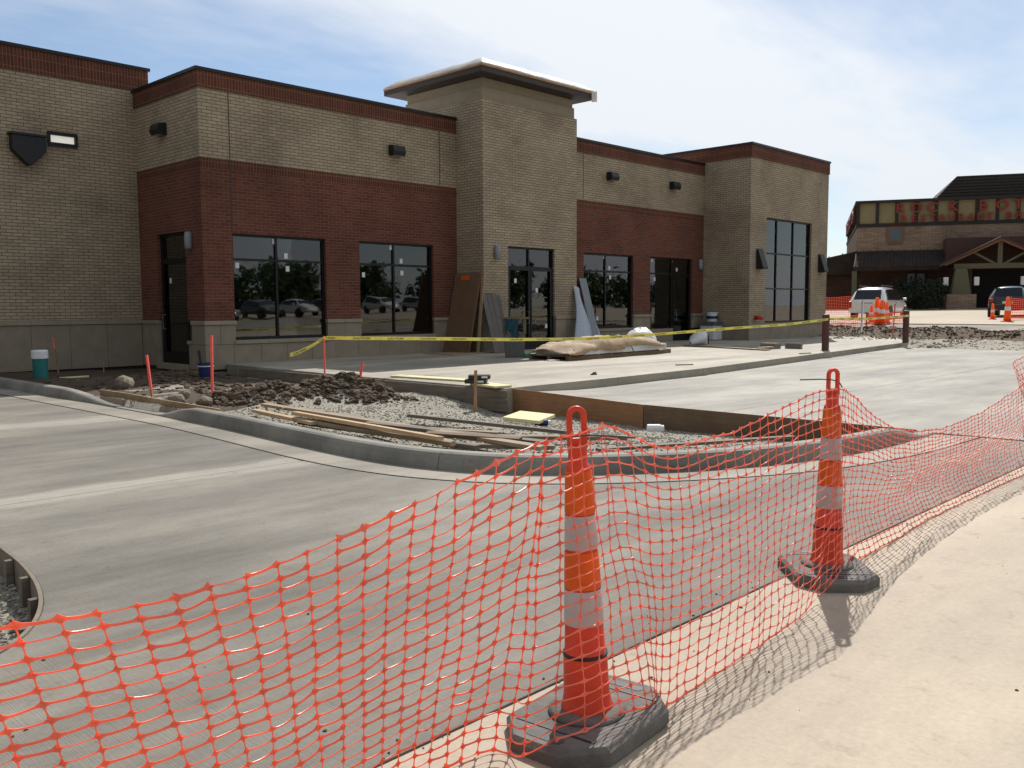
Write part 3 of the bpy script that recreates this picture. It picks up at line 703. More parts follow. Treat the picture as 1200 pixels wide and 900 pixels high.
# windows and doors
def storefront(name, axis, v, u0, u1, z0, z1, cols, rows, doors=(), stickers=(), fw_=.055, rows_skip=()):
    d0, d1 = .08, .2
    def bx(m, a, b, c, d, e0=d0, e1=d1):
        if axis == 'y': m.box(a, b, v+e0, v+e1, c, d)
        else: m.box(v+e0, v+e1, a, b, c, d)
    m = MB(); f = fw_
    bx(m, u0, u0+f, z0, z1); bx(m, u1-f, u1, z0, z1); bx(m, u0+f, u1-f, z0, z0+f*1.2); bx(m, u0+f, u1-f, z1-f, z1)
    for c in cols: bx(m, c-f/2, c+f/2, z0+f*1.2, z1-f, d0+.003, d1-.003)
    for r in rows: bx(m, u0+f, u1-f, r-f/2, r+f/2, d0+.006, d1-.006)
    wd = m.build(name, 'frame', B)
    uc = [u0]+list(cols)+[u1]; zc = [z0]+list(rows)+[z1]
    for i in range(len(uc)-1):
        for j in range(len(zc)-1):
            m = MB(); bx(m, uc[i]+f*.5, uc[i+1]-f*.5, zc[j]+f*.5, zc[j+1]-f*.5, .125, .137); m.build('pane', 'glass', wd)
    for (a, b) in doors:        # a leaf: stiles, rails, pull handle
        m = MB(); zt = rows[0]-f/2; s = .07; e = (.06, .078)
        bx(m, a, a+s, z0+.02, zt, *e); bx(m, b-s, b, z0+.02, zt, *e); bx(m, a+s, b-s, z0+.02, z0+.27, *e); bx(m, a+s, b-s, zt-s, zt, *e)
        lf = m.build('door_leaf', 'frame', wd)
        hx = b-s-.06 if (a+b)/2 < (u0+u1)/2 else a+s+.06
        P = (lambda q, z, o: (q, v+o, z)) if axis == 'y' else (lambda q, z, o: (v+o, q, z))
        m = MB(); m.tube([P(hx, .95, .058), P(hx, .95, -.02), P(hx, 1.3, -.02), P(hx, 1.3, .058)], .012, 6); m.build('handle', 'lens', lf)
    for (su, sz, sw_, sh) in stickers:
        m = MB(); bx(m, su-sw_/2, su+sw_/2, sz-sh/2, sz+sh/2, .119, .1215); m.build('sticker', 'sticker', wd)
    return wd
def stk(px_, py_, axis, v): p = at(px_, py_, axis, v+.12); return ((p.x if axis == 'y' else p.y), p.z, .1, .13)
storefront('window', 'y', YB, *HB[0], [11.99], [2.60], stickers=[stk(321, 283, 'y', YB), stk(335, 300, 'y', YB), stk(337, 315, 'y', YB), stk(278, 311, 'y', YB)])
storefront('window', 'y', YB, *HB[1], [15.64], [2.60], stickers=[stk(458, 290, 'y', YB), stk(470, 306, 'y', YB), stk(471, 320, 'y', YB), stk(426, 322, 'y', YB)])
storefront('door', 'x', XR, *HR[0], [], [2.63], doors=[(20.3, 21.62)], stickers=[stk(200, 329, 'x', XR), stk(190, 298, 'x', XR)])
storefront('door', 'y', YT, *HT[0], [19.9], [2.62], doors=[(19.0, 19.93), (19.95, 20.92)], stickers=[stk(604, 329, 'y', YT), stk(629, 340, 'y', YT), stk(640, 382, 'y', YT)])
storefront('window', 'y', YW, *HW[0], [24.4], [2.63], stickers=[stk(708, 301, 'y', YW), stk(714, 314, 'y', YW), stk(715, 325, 'y', YW), stk(700, 373, 'y', YW)])
storefront('door', 'y', YW, *HW[1], [28.4], [2.63], doors=[(28.46, 29.6)], stickers=[stk(787, 306, 'y', YW), stk(793, 316, 'y', YW), stk(767, 327, 'y', YW), stk(764, 305, 'y', YW)])
storefront('window', 'y', YE, *HE[0], [32.66, 34.03], [2.1, 3.45])
for a in (18, 23):  # unseen side panes, added so sunlight enters the end block
    m = MB(); m.box(XE1-.2, XE1-.19, a, a+3, .78, 4.79); m.build('pane', 'glass', B)
part_box('door_sill', 'stone_cap', XR-.12, XR+.3, 20.2, 21.72, -.02, .115); part_box('threshold', 'stone_cap', 18.9, 21.02, YT-.08, YT+.32, .10, .166)
part_box('base_curb', 'stone_cap', XR-.16, XR-.035, YB+.2, 20.15, -.2, .0)
# wall fixtures
def wall_pack(axis, v, p):
    m = MB()
    prof = [(0, -.13), (-.2, -.13), (-.25, -.02), (-.2, .13), (0, .15)]; hw = .21
    vs = [];
    for s in (-hw, hw):
        for d, z in prof: vs.append((p.x+s, v+d, p.z+z) if axis == 'y' else (v+d, p.y+s, p.z+z))
    n = 5; m.add(vs, [tuple(range(n)), tuple(range(2*n-1, n-1, -1))]+[(i, (i+1) % n, n+(i+1) % n, n+i) for i in range(n)])
    o = m.build('wall_light', 'fixture', B, bevel=.012)
    m = MB(); h = .15
    if axis == 'y': m.box(p.x-h, p.x+h, v-.19, v-.06, p.z-.137, p.z-.125)
    else: m.box(v-.19, v-.06, p.y-h, p.y+h, p.z-.137, p.z-.125)
    m.build('lens', 'lens', o)
wall_pack('x', XR, at(186, 152, 'x', XR-.1)); wall_pack('y', YB, at(465, 177, 'y', YB-.1)); wall_pack('y', YW, at(718, 207, 'y', YW-.1)); wall_pack('y', YW, at(791, 218, 'y', YW-.1))
def sconce(axis, v, p):
    m = MB(); m.lathe([(.06, -.2), (.085, -.17), (.095, 0), (.085, .17), (.06, .2)], 14)
    m.v = [(p.x+x, v-.07+y, p.z+z) if axis == 'y' else (v-.07+x, p.y+y, p.z+z) for x, y, z in m.v]
    o = m.build('sconce', 'greylens', B, smooth=True)
    m = MB()
    if axis == 'y': m.box(p.x-.05, p.x+.05, v-.03, v, p.z-.12, p.z+.12)
    else: m.box(v-.03, v, p.y-.05, p.y+.05, p.z-.12, p.z+.12)
    m.build('mount', 'fixture', o)
sconce('x', XR, at(224, 282, 'x', XR)); sconce('y', YT, at(581, 296, 'y', YT)); sconce('y', YW, at(819, 310, 'y', YW))
for px_ in (889, 961):       # wedge lights on the end block
    p = at(px_, 304 if px_ < 900 else 309, 'y', YE); m = MB(); vs = []
    for s in (-.19, .19):
        for d, z in ((0, .38), (-.08, .38), (-.30, -.3), (-.30, -.36), (0, -.36)): vs.append((p.x+s, YE+d, p.z+z))
    m.add(vs, [tuple(range(5)), tuple(range(9, 4, -1))]+[(i, (i+1) % 5, 5+(i+1) % 5, 5+i) for i in range(5)]); m.build('wedge_light', 'fixture', B, bevel=.01)
p0, p1 = at(12, 158, 'y', YL-.12), at(52, 161, 'y', YL-.12); zc = (p0.z+p1.z)/2; x0, x1 = p0.x, p1.x      # pentagon scupper hood
poly = [(x0, zc), (x1, zc), (x1, zc-.33), (x1-.12, zc-.46), ((x0+x1)/2+.03, zc-.66), ((x0+x1)/2-.03, zc-.66), (x0+.12, zc-.46), (x0, zc-.33)]
m = MB(); n = len(poly); m.add([(x, YL-.22, z) for x, z in poly]+[(x, YL, z) for x, z in poly], [tuple(range(n)), tuple(range(2*n-1, n-1, -1))]+[(i, (i+1) % n, n+(i+1) % n, n+i) for i in range(n)])
hood = m.build('scupper_hood', 'fixture', B, bevel=.012); part_box('hood_rim', 'fixture', x0-.03, x1+.03, YL-.25, YL, zc+.001, zc+.05, parent=hood)
m = MB()
for a in ((7.94, 8.0, 5.28, 5.61), (8.55, 8.61, 5.28, 5.61), (8.0, 8.55, 5.28, 5.36), (8.0, 8.55, 5.53, 5.61)): m.box(a[0], a[1], YL-.05, YL+.1, a[2], a[3])
slot = m.build('slot_light', 'frame', B); part_box('lit_pane', 'lit', 8.0, 8.55, YL+.02, YL+.04, 5.36, 5.53, parent=slot)
p = at(885, 372, 'y', YE); m = MB(); m.tube([(p.x, YE, p.z), (p.x, YE-.12, p.z)], .09, 10); m.tube([(p.x-.08, YE-.12, p.z+.02), (p.x-.1, YE-.26, p.z-.05)], .05, 8); m.tube([(p.x+.08, YE-.12, p.z+.02), (p.x+.1, YE-.26, p.z-.05)], .05, 8)
m.build('fire_connection', 'redp', B)
# lit lamps inside
for px_, py_, yy, lab in ((369, 293, 23.0, 'lit bare bulb hanging inside the wide window nearest the brick return'), (597, 299, 20.6, 'lit bare bulb hanging inside above the tower entrance doors')):
    p = at(px_, py_, 'y', yy); t = thing('pendant_lamp', p, lab, 'lamp')
    m = MB(); m.lathe([(.02, .09), (.05, .03), (.075, -.03), (.06, -.09), (.01, -.12)], 12, c=p); m.build('bulb', 'bulb', t, smooth=True)
    m = MB(); m.tube([(p.x, p.y, p.z+.08), (p.x, p.y, 4.2)], .008, 5); m.build('cord', 'black', t)
    ld = bpy.data.lights.new('lamp_glow', 'POINT'); ld.energy = 14; ld.color = (1, .85, .6); ld.shadow_soft_size = .08
    lo = bpy.data.objects.new('lamp_glow', ld); col.objects.link(lo); lo.location = (p.x, p.y+.12, p.z-.16)

# ------------------------------------------------------------------ channelizer cones
V = Vector
def octo(l, w_, c, z0, z1, ins=0):
    return [(-l+ins, -w_+c), (-l+c, -w_+ins), (l-c, -w_+ins), (l-ins, -w_+c), (l-ins, w_-c), (l-c, w_-ins), (-l+c, w_-ins), (-l+ins, w_-c)]
def make_cone(name, loc, rz, label, lean=0):
    t = thing(name, (0, 0, 0), label, 'cone', 'tall orange looped channelizer cones holding up the net')
    # heavy rubber foot: octagon with chamfered rim and two grab slots
    l, w_, c = .30, .215, .12
    b = bmesh.new(); ring = []
    for z, ins in ((0, .0), (.045, .0), (.062, .016)):
        ring.append([b.verts.new((x, y, z)) for x, y in octo(l, w_, c, 0, 0, ins)])
    for j in range(2):
        for i in range(8): b.faces.new((ring[j][i], ring[j][(i+1) % 8], ring[j+1][(i+1) % 8], ring[j+1][i]))
    top = b.faces.new(ring[2]); b.faces.new(list(reversed(ring[0])))
    me = bpy.data.meshes.new('foot'); b.to_mesh(me); b.free(); me.materials.append(M['rubber'])
    foot = bpy.data.objects.new('foot', me); col.objects.link(foot); foot.parent = t
    for s in (-1, 1):
        m = MB(); n = 8; pl = []
        for i in range(n+1): a = math.pi*i/n; pl.append((s*.240+.019*math.cos(a), .055+.019*math.sin(a)))
        for i in range(n+1): a = math.pi+math.pi*i/n; pl.append((s*.240+.019*math.cos(a), -.055+.019*math.sin(a)))
        m.prism(pl, .058, .0635); m.build('grab_slot', 'black', foot)
        m = MB(); m.box(s*.188-.004, s*.188+.004, -.16, .16, .061, .0645); m.build('groove', 'black', foot)
    m = MB(); m.lathe([(.135, .058), (.135, .072), (.10, .08), (.088, .082)], 32); m.build('flange', 'rubber', t, smooth=True)
    m = MB(); m.lathe([(.098, .07), (.086, .09), (.079, .13), (.0755, .26), (.0755, .268), (.071, .272), (.0595, .50), (.0525, .66), (.048, .77), (.0435, .88), (.042, .912), (.039, .92), (.033, .925), (.0325, .965), (.03, .985)], 36); m.build('body', 'orange_c', t, smooth=True)
    def rad(z): return lerp(.0705, .0422, (z-.272)/(.912-.272))
    for z0, z1, mt, nm in ((.375, .495, 'grey_b', 'grey_band'), (.50, .625, 'orange_b', 'orange_band'), (.635, .75, 'grey_b', 'grey_band'), (.755, .90, 'orange_b', 'orange_band')):
        m = MB(); m.lathe([(rad(z0)+.0015, z0), (rad(z0)+.003, z0+.003), (rad(z1)+.003, z1-.003), (rad(z1)+.0015, z1)], 36, cap=False); m.build(nm, mt, t, smooth=True)
    m = MB(); m.lathe([(.0755, .262), (.0772, .264), (.0772, .272), (.0725, .275)], 36, cap=False); m.build('print_ring', 'ink', t)
    # flat loop handle
    ho = []; hi = []; n = 12; zc, zb = 1.085, .975
    for r, li in ((.034, ho), (.016, hi)):
        li.append((-r, zb if r > .02 else zb+.035))
        for i in range(n+1): a = math.pi-math.pi*i/n; li.append((r*math.cos(a), zc+r*math.sin(a)))
        li.append((r, zb if r > .02 else zb+.035))
    m = MB(); k = len(ho)
    for y in (-.011, .011): m.v += [(x, y, z) for x, z in ho]+[(x, y, z) for x, z in hi]
    for i in range(k-1):
        o2 = 2*k
        for q in ((i, i+1, k+i+1, k+i), (o2+i, o2+k+i, o2+k+i+1, o2+i+1), (i, o2+i, o2+i+1, i+1), (k+i, k+i+1, o2+k+i+1, o2+k+i)): m.f.append(q); m.m.append(0)
    for q in ((0, k, 3*k, 2*k), (k-1, 3*k-1, 4*k-1, 2*k-1)): m.f.append(q); m.m.append(0)
    m.box(-.034, .034, -.0112, .0112, zb, zb+.036)
    h = m.build('handle', 'orange_c', t, bevel=.004)
    tl = Matrix.Rotation(-rz, 2) @ V((-rt0.x*lean, -rt0.y*lean)); t.location = loc; t.rotation_euler = (-tl.y, tl.x, rz)
    h.rotation_euler.z = YAW-R(90)-rz+R(8)
    return t
C1, C2 = Vector((2.335, 1.885, 0)), Vector((4.575, 2.05, 0))
make_cone('channelizer_cone', C1, R(4), 'tall orange looped cone with the net bunched against its side and foot', R(2.2))
make_cone('channelizer_cone', C2, R(42), 'tall orange looped cone standing where the net peaks then falls away slack', R(-.4))
make_cone('channelizer_cone', (-1.15, 1.72, 0), R(15), 'tall orange looped cone at the net end beside the gravel island')
make_cone('channelizer_cone', (10.75, 2.3, 0), R(70), 'tall orange looped cone at the net end beside the parking slab')

# ------------------------------------------------------------------ safety net
def wt(px_, py_, y): return at(px_, py_, 'y', y)
def wb(px_, py_, z=.008): return at(px_, py_, 'z', z)
V = Vector
KEYS = [  # top, bottom
    (V((-1.15, 1.70, 1.03)), V((-.85, 2.0, .01))),
    (V((-.45, 1.73, .93)), V((-.15, 2.02, .01))),
    (wt(0, 734, 1.75), V((.77, 2.02, .008))),
    (wt(177, 708, 1.75), V((1.06, 2.03, .008))),
    (wt(357, 649, 1.76), V((1.37, 2.05, .008))),
    (wt(505, 581, 1.79), V((1.67, 2.05, .008))),
    (wt(584, 542, 1.81), V((1.87, 2.02, .01))),
    (wt(643, 513, 1.83), V((2.02, 1.97, .012))),
    (wt(630, 520, 1.87), V((1.96, 1.90, .012))),
    (wt(655, 511, 1.80), V((2.06, 1.82, .07))),
    (wt(678, 507, 1.815), V((2.27, 1.775, .075))),
    (wt(715, 501, 1.91), V((2.50, 1.74, .07))),
    (wt(785, 523, 1.94), wb(785, 823)),
    (wt(860, 505, 1.96), wb(862, 774)),
    (wt(910, 481, 1.97), wb(903, 746)),
    (wt(950, 464, 1.98), wb(935, 724)),
    (wt(975, 455, 1.975), wb(958, 700, .03)),
    (wt(986, 455, 2.02), wb(975, 684, .06)),
    (wt(1004, 469, 2.05), wb(1008, 655)),
    (wt(1040, 497, 2.08), wb(1045, 634)),
    (wt(1081, 505, 2.11), wb(1085, 610)),
    (wt(1136, 490, 2.15), wb(1140, 583)),
    (wt(1200, 449, 2.2), wb(1200, 556)),
    (V((8.6, 2.22, .96)), V((8.9, 2.0, .008))),
    (V((10.7, 2.28, 1.04)), V((10.65, 2.15, .02))),
]
def cr(a, b, c, d, t): return .5*((2*b)+(c-a)*t+(2*a-5*b+4*c-d)*t*t+(3*b-a-3*c+d)*t*t*t)
def keyed(s, k):
    i = min(int(s), len(KEYS)-2); t = s-i; g = lambda j: KEYS[max(0, min(len(KEYS)-1, j))][k]
    return cr(g(i-1), g(i), g(i+1), g(i+2), t)
def net_p(s, t):
    a, b = keyed(s, 0), keyed(s, 1); p = a.lerp(b, t); k = math.sin(math.pi*t)
    free = lerp(.5, 1, smooth01(10, 14, s))
    p.y += k*(.012*free*math.sin(s*1.9)+.014*free*fbm(p.x*1.3, t*1.4, 1)) + (.11*math.sin(math.pi*min(1, t*.75+.25))*smooth01(17, 19, s)*smooth01(.35, .8, t))
    p.x += k*(.05*smooth01(10.5, 13, s)*(1-smooth01(16, 18, s))+.012*fbm(p.x, t, 4, 2.5))
    p.z += .014*fbm(p.x*2, t*2.2, 8, 1.5); p.y += .012*fbm(p.x*5, t*4, 3, 1.5)
    if p.z < .006: p.z = .006
    # keep clear of the cones
    for c in (C1, C2):
        d = V((p.x-c.x, p.y-c.y)); rr = lerp(.098, .06, min(1, p.z)) if p.z < .93 else .045
        if p.z < .16: rr = .115
        if d.length < rr and d.length > 1e-5: d = d.normalized()*rr; p.x = c.x+d.x; p.y = c.y+d.y
        e = V((p.x-c.x, p.y-c.y))
        if e.length < .27 and p.z < .072: p.z = .072
    return p
samples = []; s = 0; prev = net_p(0, .35); acc = 0; DS = .01
while s < len(KEYS)-1.001:
    s += DS; q = net_p(s, .35); q2 = net_p(s, .08); acc += (q-prev).length; prev = q
    if acc >= .076: samples.append(s); acc = 0
NR = 24; nrnd = random.Random(5)
nodes = [[net_p(s, (r+nrnd.uniform(-.07, .07)*(0 if r in (0, NR-1) else 1))/(NR-1)) for r in range(NR)] for s in samples]
mb = MB()
def ribbon(pts, side, hw):
    vs = []
    for p, h in zip(pts, hw): vs += [p+side*h, p-side*h]
    mb.add(vs, [(2*i, 2*i+1, 2*i+3, 2*i+2) for i in range(len(pts)-1)])
nc = len(nodes)
for r in range(NR):
    for c in range(nc-1):
        a, b = nodes[c][r], nodes[c+1][r]; a0, b1 = nodes[max(0, c-1)][r], nodes[min(nc-1, c+2)][r]
        if (a-b).length > .3: continue
        dn = (nodes[c][min(NR-1, r+1)]-nodes[c][max(0, r-1)]).normalized()
        tw = nrnd.uniform(-.9, .9); nrm = dn.cross((b-a).normalized())
        edge_ = (1.35 if r in (0, NR-1) else 1.0)*(1 if samples[c] < 6 else .78)
        pts = []; hw = []
        for k in range(7):
            t = k/6; p = cr(a0, a, b, b1, t); p = p.copy(); p.z -= .0025*math.sin(math.pi*t)
            pts.append(p); e = abs(2*t-1); hw.append((.0029+.0062*e**6)*edge_)
        ribbon(pts, (dn+nrm*tw).normalized(), hw)
for c in range(nc):
    for r in range(NR-1):
        a, b = nodes[c][r], nodes[c][r+1]
        rr = (nodes[min(nc-1, c+1)][r]-nodes[max(0, c-1)][r]).normalized()
        ribbon([a.lerp(b, t) for t in (0, .12, .3, .7, .88, 1)], rr, (.0088, .0046, .0017, .0017, .0046, .0088))
net = tag(mb.build('safety_net', 'net', recalc=False, solid=.0016), 'orange plastic mesh safety net strung between the looped cones', 'safety net')
# cable ties
for c, lab in ((C1, 'black cable tie through the loop of the cone with bunched net'), (C2, 'black cable tie sticking out of the loop of the cone where the net peaks')):
    if c is C1:
        pts = [wt(657, 511, 1.83), wt(672, 511, 1.85), wt(690, 510, 1.845), wt(715, 511, 1.84), wt(744, 513, 1.83)]
    else:
        z = 1.06; pts = [wt(938, 445, 2.04), wt(960, 444.5, 2.045), wt(974, 445, 2.05), wt(983, 447, 2.06), wt(987, 454, 2.05)]
    m = MB(); m.tube(pts, .0035, 6); tag(m.build('cable_tie', 'tie'), lab, 'cable tie')

# ------------------------------------------------------------------ stakes, tape, bollards
def stake(px0, py0, px1, py1, z0, label, wd=.05, paint=1.0, name='survey_stake', mats=('stake', 'pink'), grp=None):
    a = at(px0, py0, 'z', z0); d = (fw.dot(a-CAM))
    ray = fw+rt*((px1-600)/F)+up*((450-py1)/F); b = CAM+ray*d
    ax = (b-a); ln = ax.length; m = MB(); foot = a-ax.normalized()*.15
    cut = a.lerp(b, 1-paint)
    m.bar(foot, cut, wd, wd*.55, 0, Vector((.7, -.7, 0)))
    o = m.build(name, [mats[0]], None)
    if paint > 0:
        m = MB(); m.bar(cut, b, wd*1.03, wd*.58, 0, Vector((.7, -.7, 0))); p_ = m.build('painted_top', mats[1], o)
    return tag(o, label, 'stake', grp), b
_, sA = stake(249, 469, 248, 393, .05, 'tall pink painted stake in dirt in front of the blue bucket', paint=.97)
stake(178, 463, 172, 416, .05, 'short stake with pink paint beside the curved brown form board', paint=.85)
_, sT = stake(381, 454, 379.5, 394, .02, 'thin pink stake that the yellow caution tape is tied to', .042, .98)
stake(420, 456, 425, 424, .02, 'leaning pink stake stuck in the dirt heap beside the tape stake', .065, .95)
stake(69, 440, 62, 395, -.05, 'bare lath with a pink top beside the green standpipe', .036, .3)
stake(122, 437, 121, 425, -.05, 'short bare peg in front of the stone base wall', .03, 0)
stake(557, 474, 557.5, 434, -.10, 'bare wooden form stake in front of the black tool cases', .09, 0)
def bollard(px_, py_, top, label):
    b = at(px_, py_, 'z', .152); t = thing('bollard', b, label, 'bollard', 'maroon steel bollards at the sidewalk edge')
    m = MB(); m.lathe([(.10, 0), (.10, top-.03), (.085, top-.008), (.05, top)], 20, c=b); m.build('post', 'bollard', t, smooth=False)
    m = MB(); m.lathe([(.13, 0), (.13, .012), (.1, .014)], 20, c=b); m.build('collar', 'curb', t); return b
b1 = bollard(967, 411, 1.04, 'maroon steel bollard on the sidewalk with tape wrapped round its top'); b2 = bollard(1061, 402, 1.1, 'maroon steel bollard beside the dirt berm at the end of the tape')
# caution tape with printed words
TP = [at(340, 416, 'y', sT.y-.25), at(350, 413, 'y', sT.y-.2), at(364, 406, 'y', sT.y-.1), at(374, 400, 'y', sT.y-.04), at(380, 396, 'y', sT.y-.02)]
d0, d1 = V((sT.x, sT.y)), V((b1.x, b1.y-.105))
for px_, py_, t in ((440, 396.5, .08), (520, 397, .2), (600, 398, .34), (690, 397, .5), (760, 392.5, .63), (860, 384.5, .82), (920, 380.5, .93)):
    # depth from the straight line between stake and bollard
    dr = fw+rt*((px_-600)/F)+up*((450-py_)/F); e = d1-d0; den = dr.x*e.y-dr.y*e.x; k = (d0.x*e.y-d0.y*e.x)/den
    TP.append(CAM+dr*k)
TP += [V((b1.x-.05, b1.y-.105, 1.05)), V((b1.x+.11, b1.y-.03, 1.05)), V(((b1.x+b2.x)/2, (b1.y+b2.y)/2-.05, 1.02)), V((b2.x-.05, b2.y-.11, 1.08)), V((b2.x+.1, b2.y-.08, 1.07))]
acc = [0]
for a, b in zip(TP, TP[1:]): acc.append(acc[-1]+(b-a).length)
def tape_p(s_):
    s_ = max(0, min(acc[-1]-1e-6, s_)); i = max(j for j in range(len(acc)-1) if acc[j] <= s_); t = (s_-acc[i])/(acc[i+1]-acc[i])
    g = lambda j: TP[max(0, min(len(TP)-1, j))]
    return TP[i].lerp(TP[i+1], t)
def tape_side(s_):
    a = .35*math.sin(s_*.8)+.15*math.sin(s_*2.7); d = (tape_p(s_+.05)-tape_p(s_-.05)).normalized(); u = V((0, 0, 1)); n_ = d.cross(u).normalized(); return (u*math.cos(a)+n_*math.sin(a))
m = MB(); n = 260; vs = []
for i in range(n+1):
    s_ = acc[-1]*i/n; p = tape_p(s_); q = tape_side(s_)*.034; vs += [p+q, p-q]
m.add(vs, [(2*i, 2*i+1, 2*i+3, 2*i+2) for i in range(n)])
tape = tag(m.build('caution_tape', 'tape', recalc=False, solid=.0012), 'yellow caution tape strung from the pink stake to the bollards', 'caution tape')
def text_mesh(s_, size=1, extrude=0.0, bold=0):
    cu = bpy.data.curves.new('t', 'FONT'); cu.body = s_; cu.size = size; cu.extrude = extrude; cu.offset = bold; cu.align_x = 'CENTER'; cu.resolution_u = 3
    ob = bpy.data.objects.new('t', cu); col.objects.link(ob); dg = bpy.context.evaluated_depsgraph_get(); me = bpy.data.meshes.new_from_object(ob.evaluated_get(dg))
    bpy.data.objects.remove(ob); bpy.data.curves.remove(cu); return me
tm = text_mesh('CAUTION', .052, 0, .001)
m = MB(); s_ = .25
while s_ < acc[-1]-.4:
    for sd in (1, -1):
        vs = []
        for v in tm.vertices:
            ss = s_+v.co.x*1.5*(1); p = tape_p(ss); q = tape_side(ss); d = (tape_p(ss+.03)-tape_p(ss-.03)).normalized(); nn = d.cross(q).normalized()
            vs.append(p+q*(v.co.y-.018)+nn*.0022*sd)
        m.add(vs, [tuple(f.vertices) for f in tm.polygons])
    s_ += .72
m.build('lettering', 'ink', tape, recalc=False)

# ------------------------------------------------------------------ loose things in the pit
t = thing('standpipe', at(48, 446, 'z', -.05), 'green plastic standpipe with a white cap by the stone base', 'pipe'); p = t.location.copy()
m = MB(); m.lathe([(.145, -.1), (.145, .48)], 24, c=p); m.build('pipe', 'teal', t, smooth=False)
m = MB(); m.lathe([(.155, .46), (.165, .47), (.165, .62), (.15, .645), (.02, .65)], 24, c=p); m.build('cap', 'white_p', t)
p = at(242, 446, 'z', -.05); t = thing('bucket', p, 'blue plastic bucket with a tool handle standing out of it', 'bucket')
m = MB(); m.lathe([(.135, 0), (.155, .33), (.165, .335), (.165, .37), (.15, .37), (.13, .05), (.01, .04)], 22, c=p, cap=False); m.build('pail', 'blue_p', t, smooth=False)
m = MB(); m.lathe([(.157, .29), (.168, .295), (.168, .31), (.157, .315)], 22, c=p, cap=False); m.build('rim', 'white_p', t)
m = MB(); m.tube([(p.x-.05, p.y+.05, .05), (p.x-.10, p.y+.08, .58)], [.02, .03], 7); m.build('tool_handle', 'black', t)
def plank(a, b, wd, th, mat, label, grp=None, roll=0, name='plank', z=None):
    a = V(a); b = V(b); m = MB(); ln = (b-a).length; x = (b-a).normalized(); y = V((0, 0, 1)).cross(x).normalized(); zz = x.cross(y)
    if roll: q = Matrix.Rotation(roll, 3, x); y = q @ y; zz = q @ zz
    m.box(0, ln, -wd/2, wd/2, -th/2, th/2); o = m.build(name, mat, None, bevel=.003)
    o.matrix_world = Matrix(((x.x, y.x, zz.x, a.x), (x.y, y.y, zz.y, a.y), (x.z, y.z, zz.z, a.z), (0, 0, 0, 1)))
    return tag(o, label, 'plank', grp)
PG = 'loose planks piled behind the curved curb'; PLS = {'lumber': 'weathered brown board in the loose plank pile behind the curved curb', 'lumber_n': 'pale new board in the loose plank pile behind the curved curb', 'lumber_d': 'dark grey weathered board in the plank pile behind the curb', 'ply_d': 'dark reddish-brown board in the plank pile behind the curb'}
def gp(px_, py_, z): p = at(px_, py_, 'z', z); return (p.x, p.y, z)
for (a, b, wd, th, mat, lab, roll) in (
    (gp(309, 474, .10), gp(636, 525, .09), .09, .04, 'lumber', None, R(6)),
    (gp(298, 481, .06), gp(368, 496, .10), .09, .04, 'lumber_n', None, 0),
    (gp(345, 484, .16), gp(516, 514, .15), .09, .042, 'lumber_n', None, R(-4)),
    (gp(345, 491, .10), gp(531, 520, .09), .07, .05, 'lumber', None, R(10)),
    (gp(352, 495, .05), gp(560, 524, .05), .09, .04, 'lumber_d', None, 0),
    (gp(430, 496, .10), gp(640, 519, .09), .09, .04, 'lumber_d', None, R(5)),
    (gp(480, 487, .07), gp(665, 507, .05), .10, .04, 'lumber_d', None, R(-5)),
    (gp(455, 500, .06), gp(585, 508, .07), .09, .035, 'lumber', None, 0),
    (gp(500, 508, .10), gp(610, 515, .11), .09, .04, 'ply_d', None, R(8)),
    (gp(520, 521, .04), gp(650, 524, .05), .10, .04, 'lumber', None, 0),
    (gp(560, 512, .06), gp(735, 513, .05), .09, .04, 'lumber', None, R(4)),
    (gp(700, 527, .03), gp(930, 512, .03), .09, .03, 'lumber_d', None, 0),
    (gp(300, 466, .08), gp(333, 479, .10), .03, .02, 'lumber_n', 'thin pale stick leaning on the dirt behind the plank pile', R(20)),
    (gp(180, 463, .12), gp(212, 460, .14), .03, .02, 'white_p', 'thin white strip lying across the dirt beside the form board', 0),
    (gp(85, 446, .0), gp(140, 447, .02), .14, .03, 'foam', 'long pale foam scrap lying in the dirt by the stone base', 0),
    (gp(70, 443, .0), gp(104, 441, .02), .12, .03, 'foam', 'short pale foam scrap beside the green standpipe', 0),
    (gp(292, 437, -.05), gp(341, 450, -.12), .16, .03, 'lumber_d', 'grey board lying on gravel beside the sidewalk end', 0),
    ): plank(a, b, wd, th, mat, lab or PLS[mat], None if lab else PG, roll)
m = MB(); m.tube([gp(345, 473, .0), (lambda p: (p.x, p.y, .24))(at(345, 473, 'z', 0.0))], .012, 6); tag(m.build('rebar_pin', 'black'), 'thin dark steel pin standing behind the plank pile', 'pin')
# form boards
def form(a, b, z0, z1, th, mat, label, name='form_board'):
    a, b = V((*a, 0)), V((*b, 0)); ln = (b-a).length; x = (b-a).normalized(); y = V((-x.y, x.x, 0))
    m = MB(); m.box(0, ln, -th, 0, z0, z1); o = m.build(name, mat, None, bevel=.002)
    o.matrix_world = Matrix(((x.x, y.x, 0, a.x), (x.y, y.y, 0, a.y), (0, 0, 1, 0), (0, 0, 0, 1))); return tag(o, label, 'form board')
def sform(a, b, za, zb, mat, label):
    o = form(a, b, -.33, 0, .02, mat, label); ln = math.dist(a, b)
    for v in o.data.vertices:
        if v.co.z > -.1: v.co.z = lerp(za, zb, v.co.x/ln)
sform((10.418, 10.0), (10.475, 7.45), .135, .05, 'ply', 'orange-brown plywood form board along the parking slab edge'); sform((10.482, 7.44), (10.585, 3.72), .05, .02, 'ply_d', 'dark brown plywood form board between the slab and gravel bed')
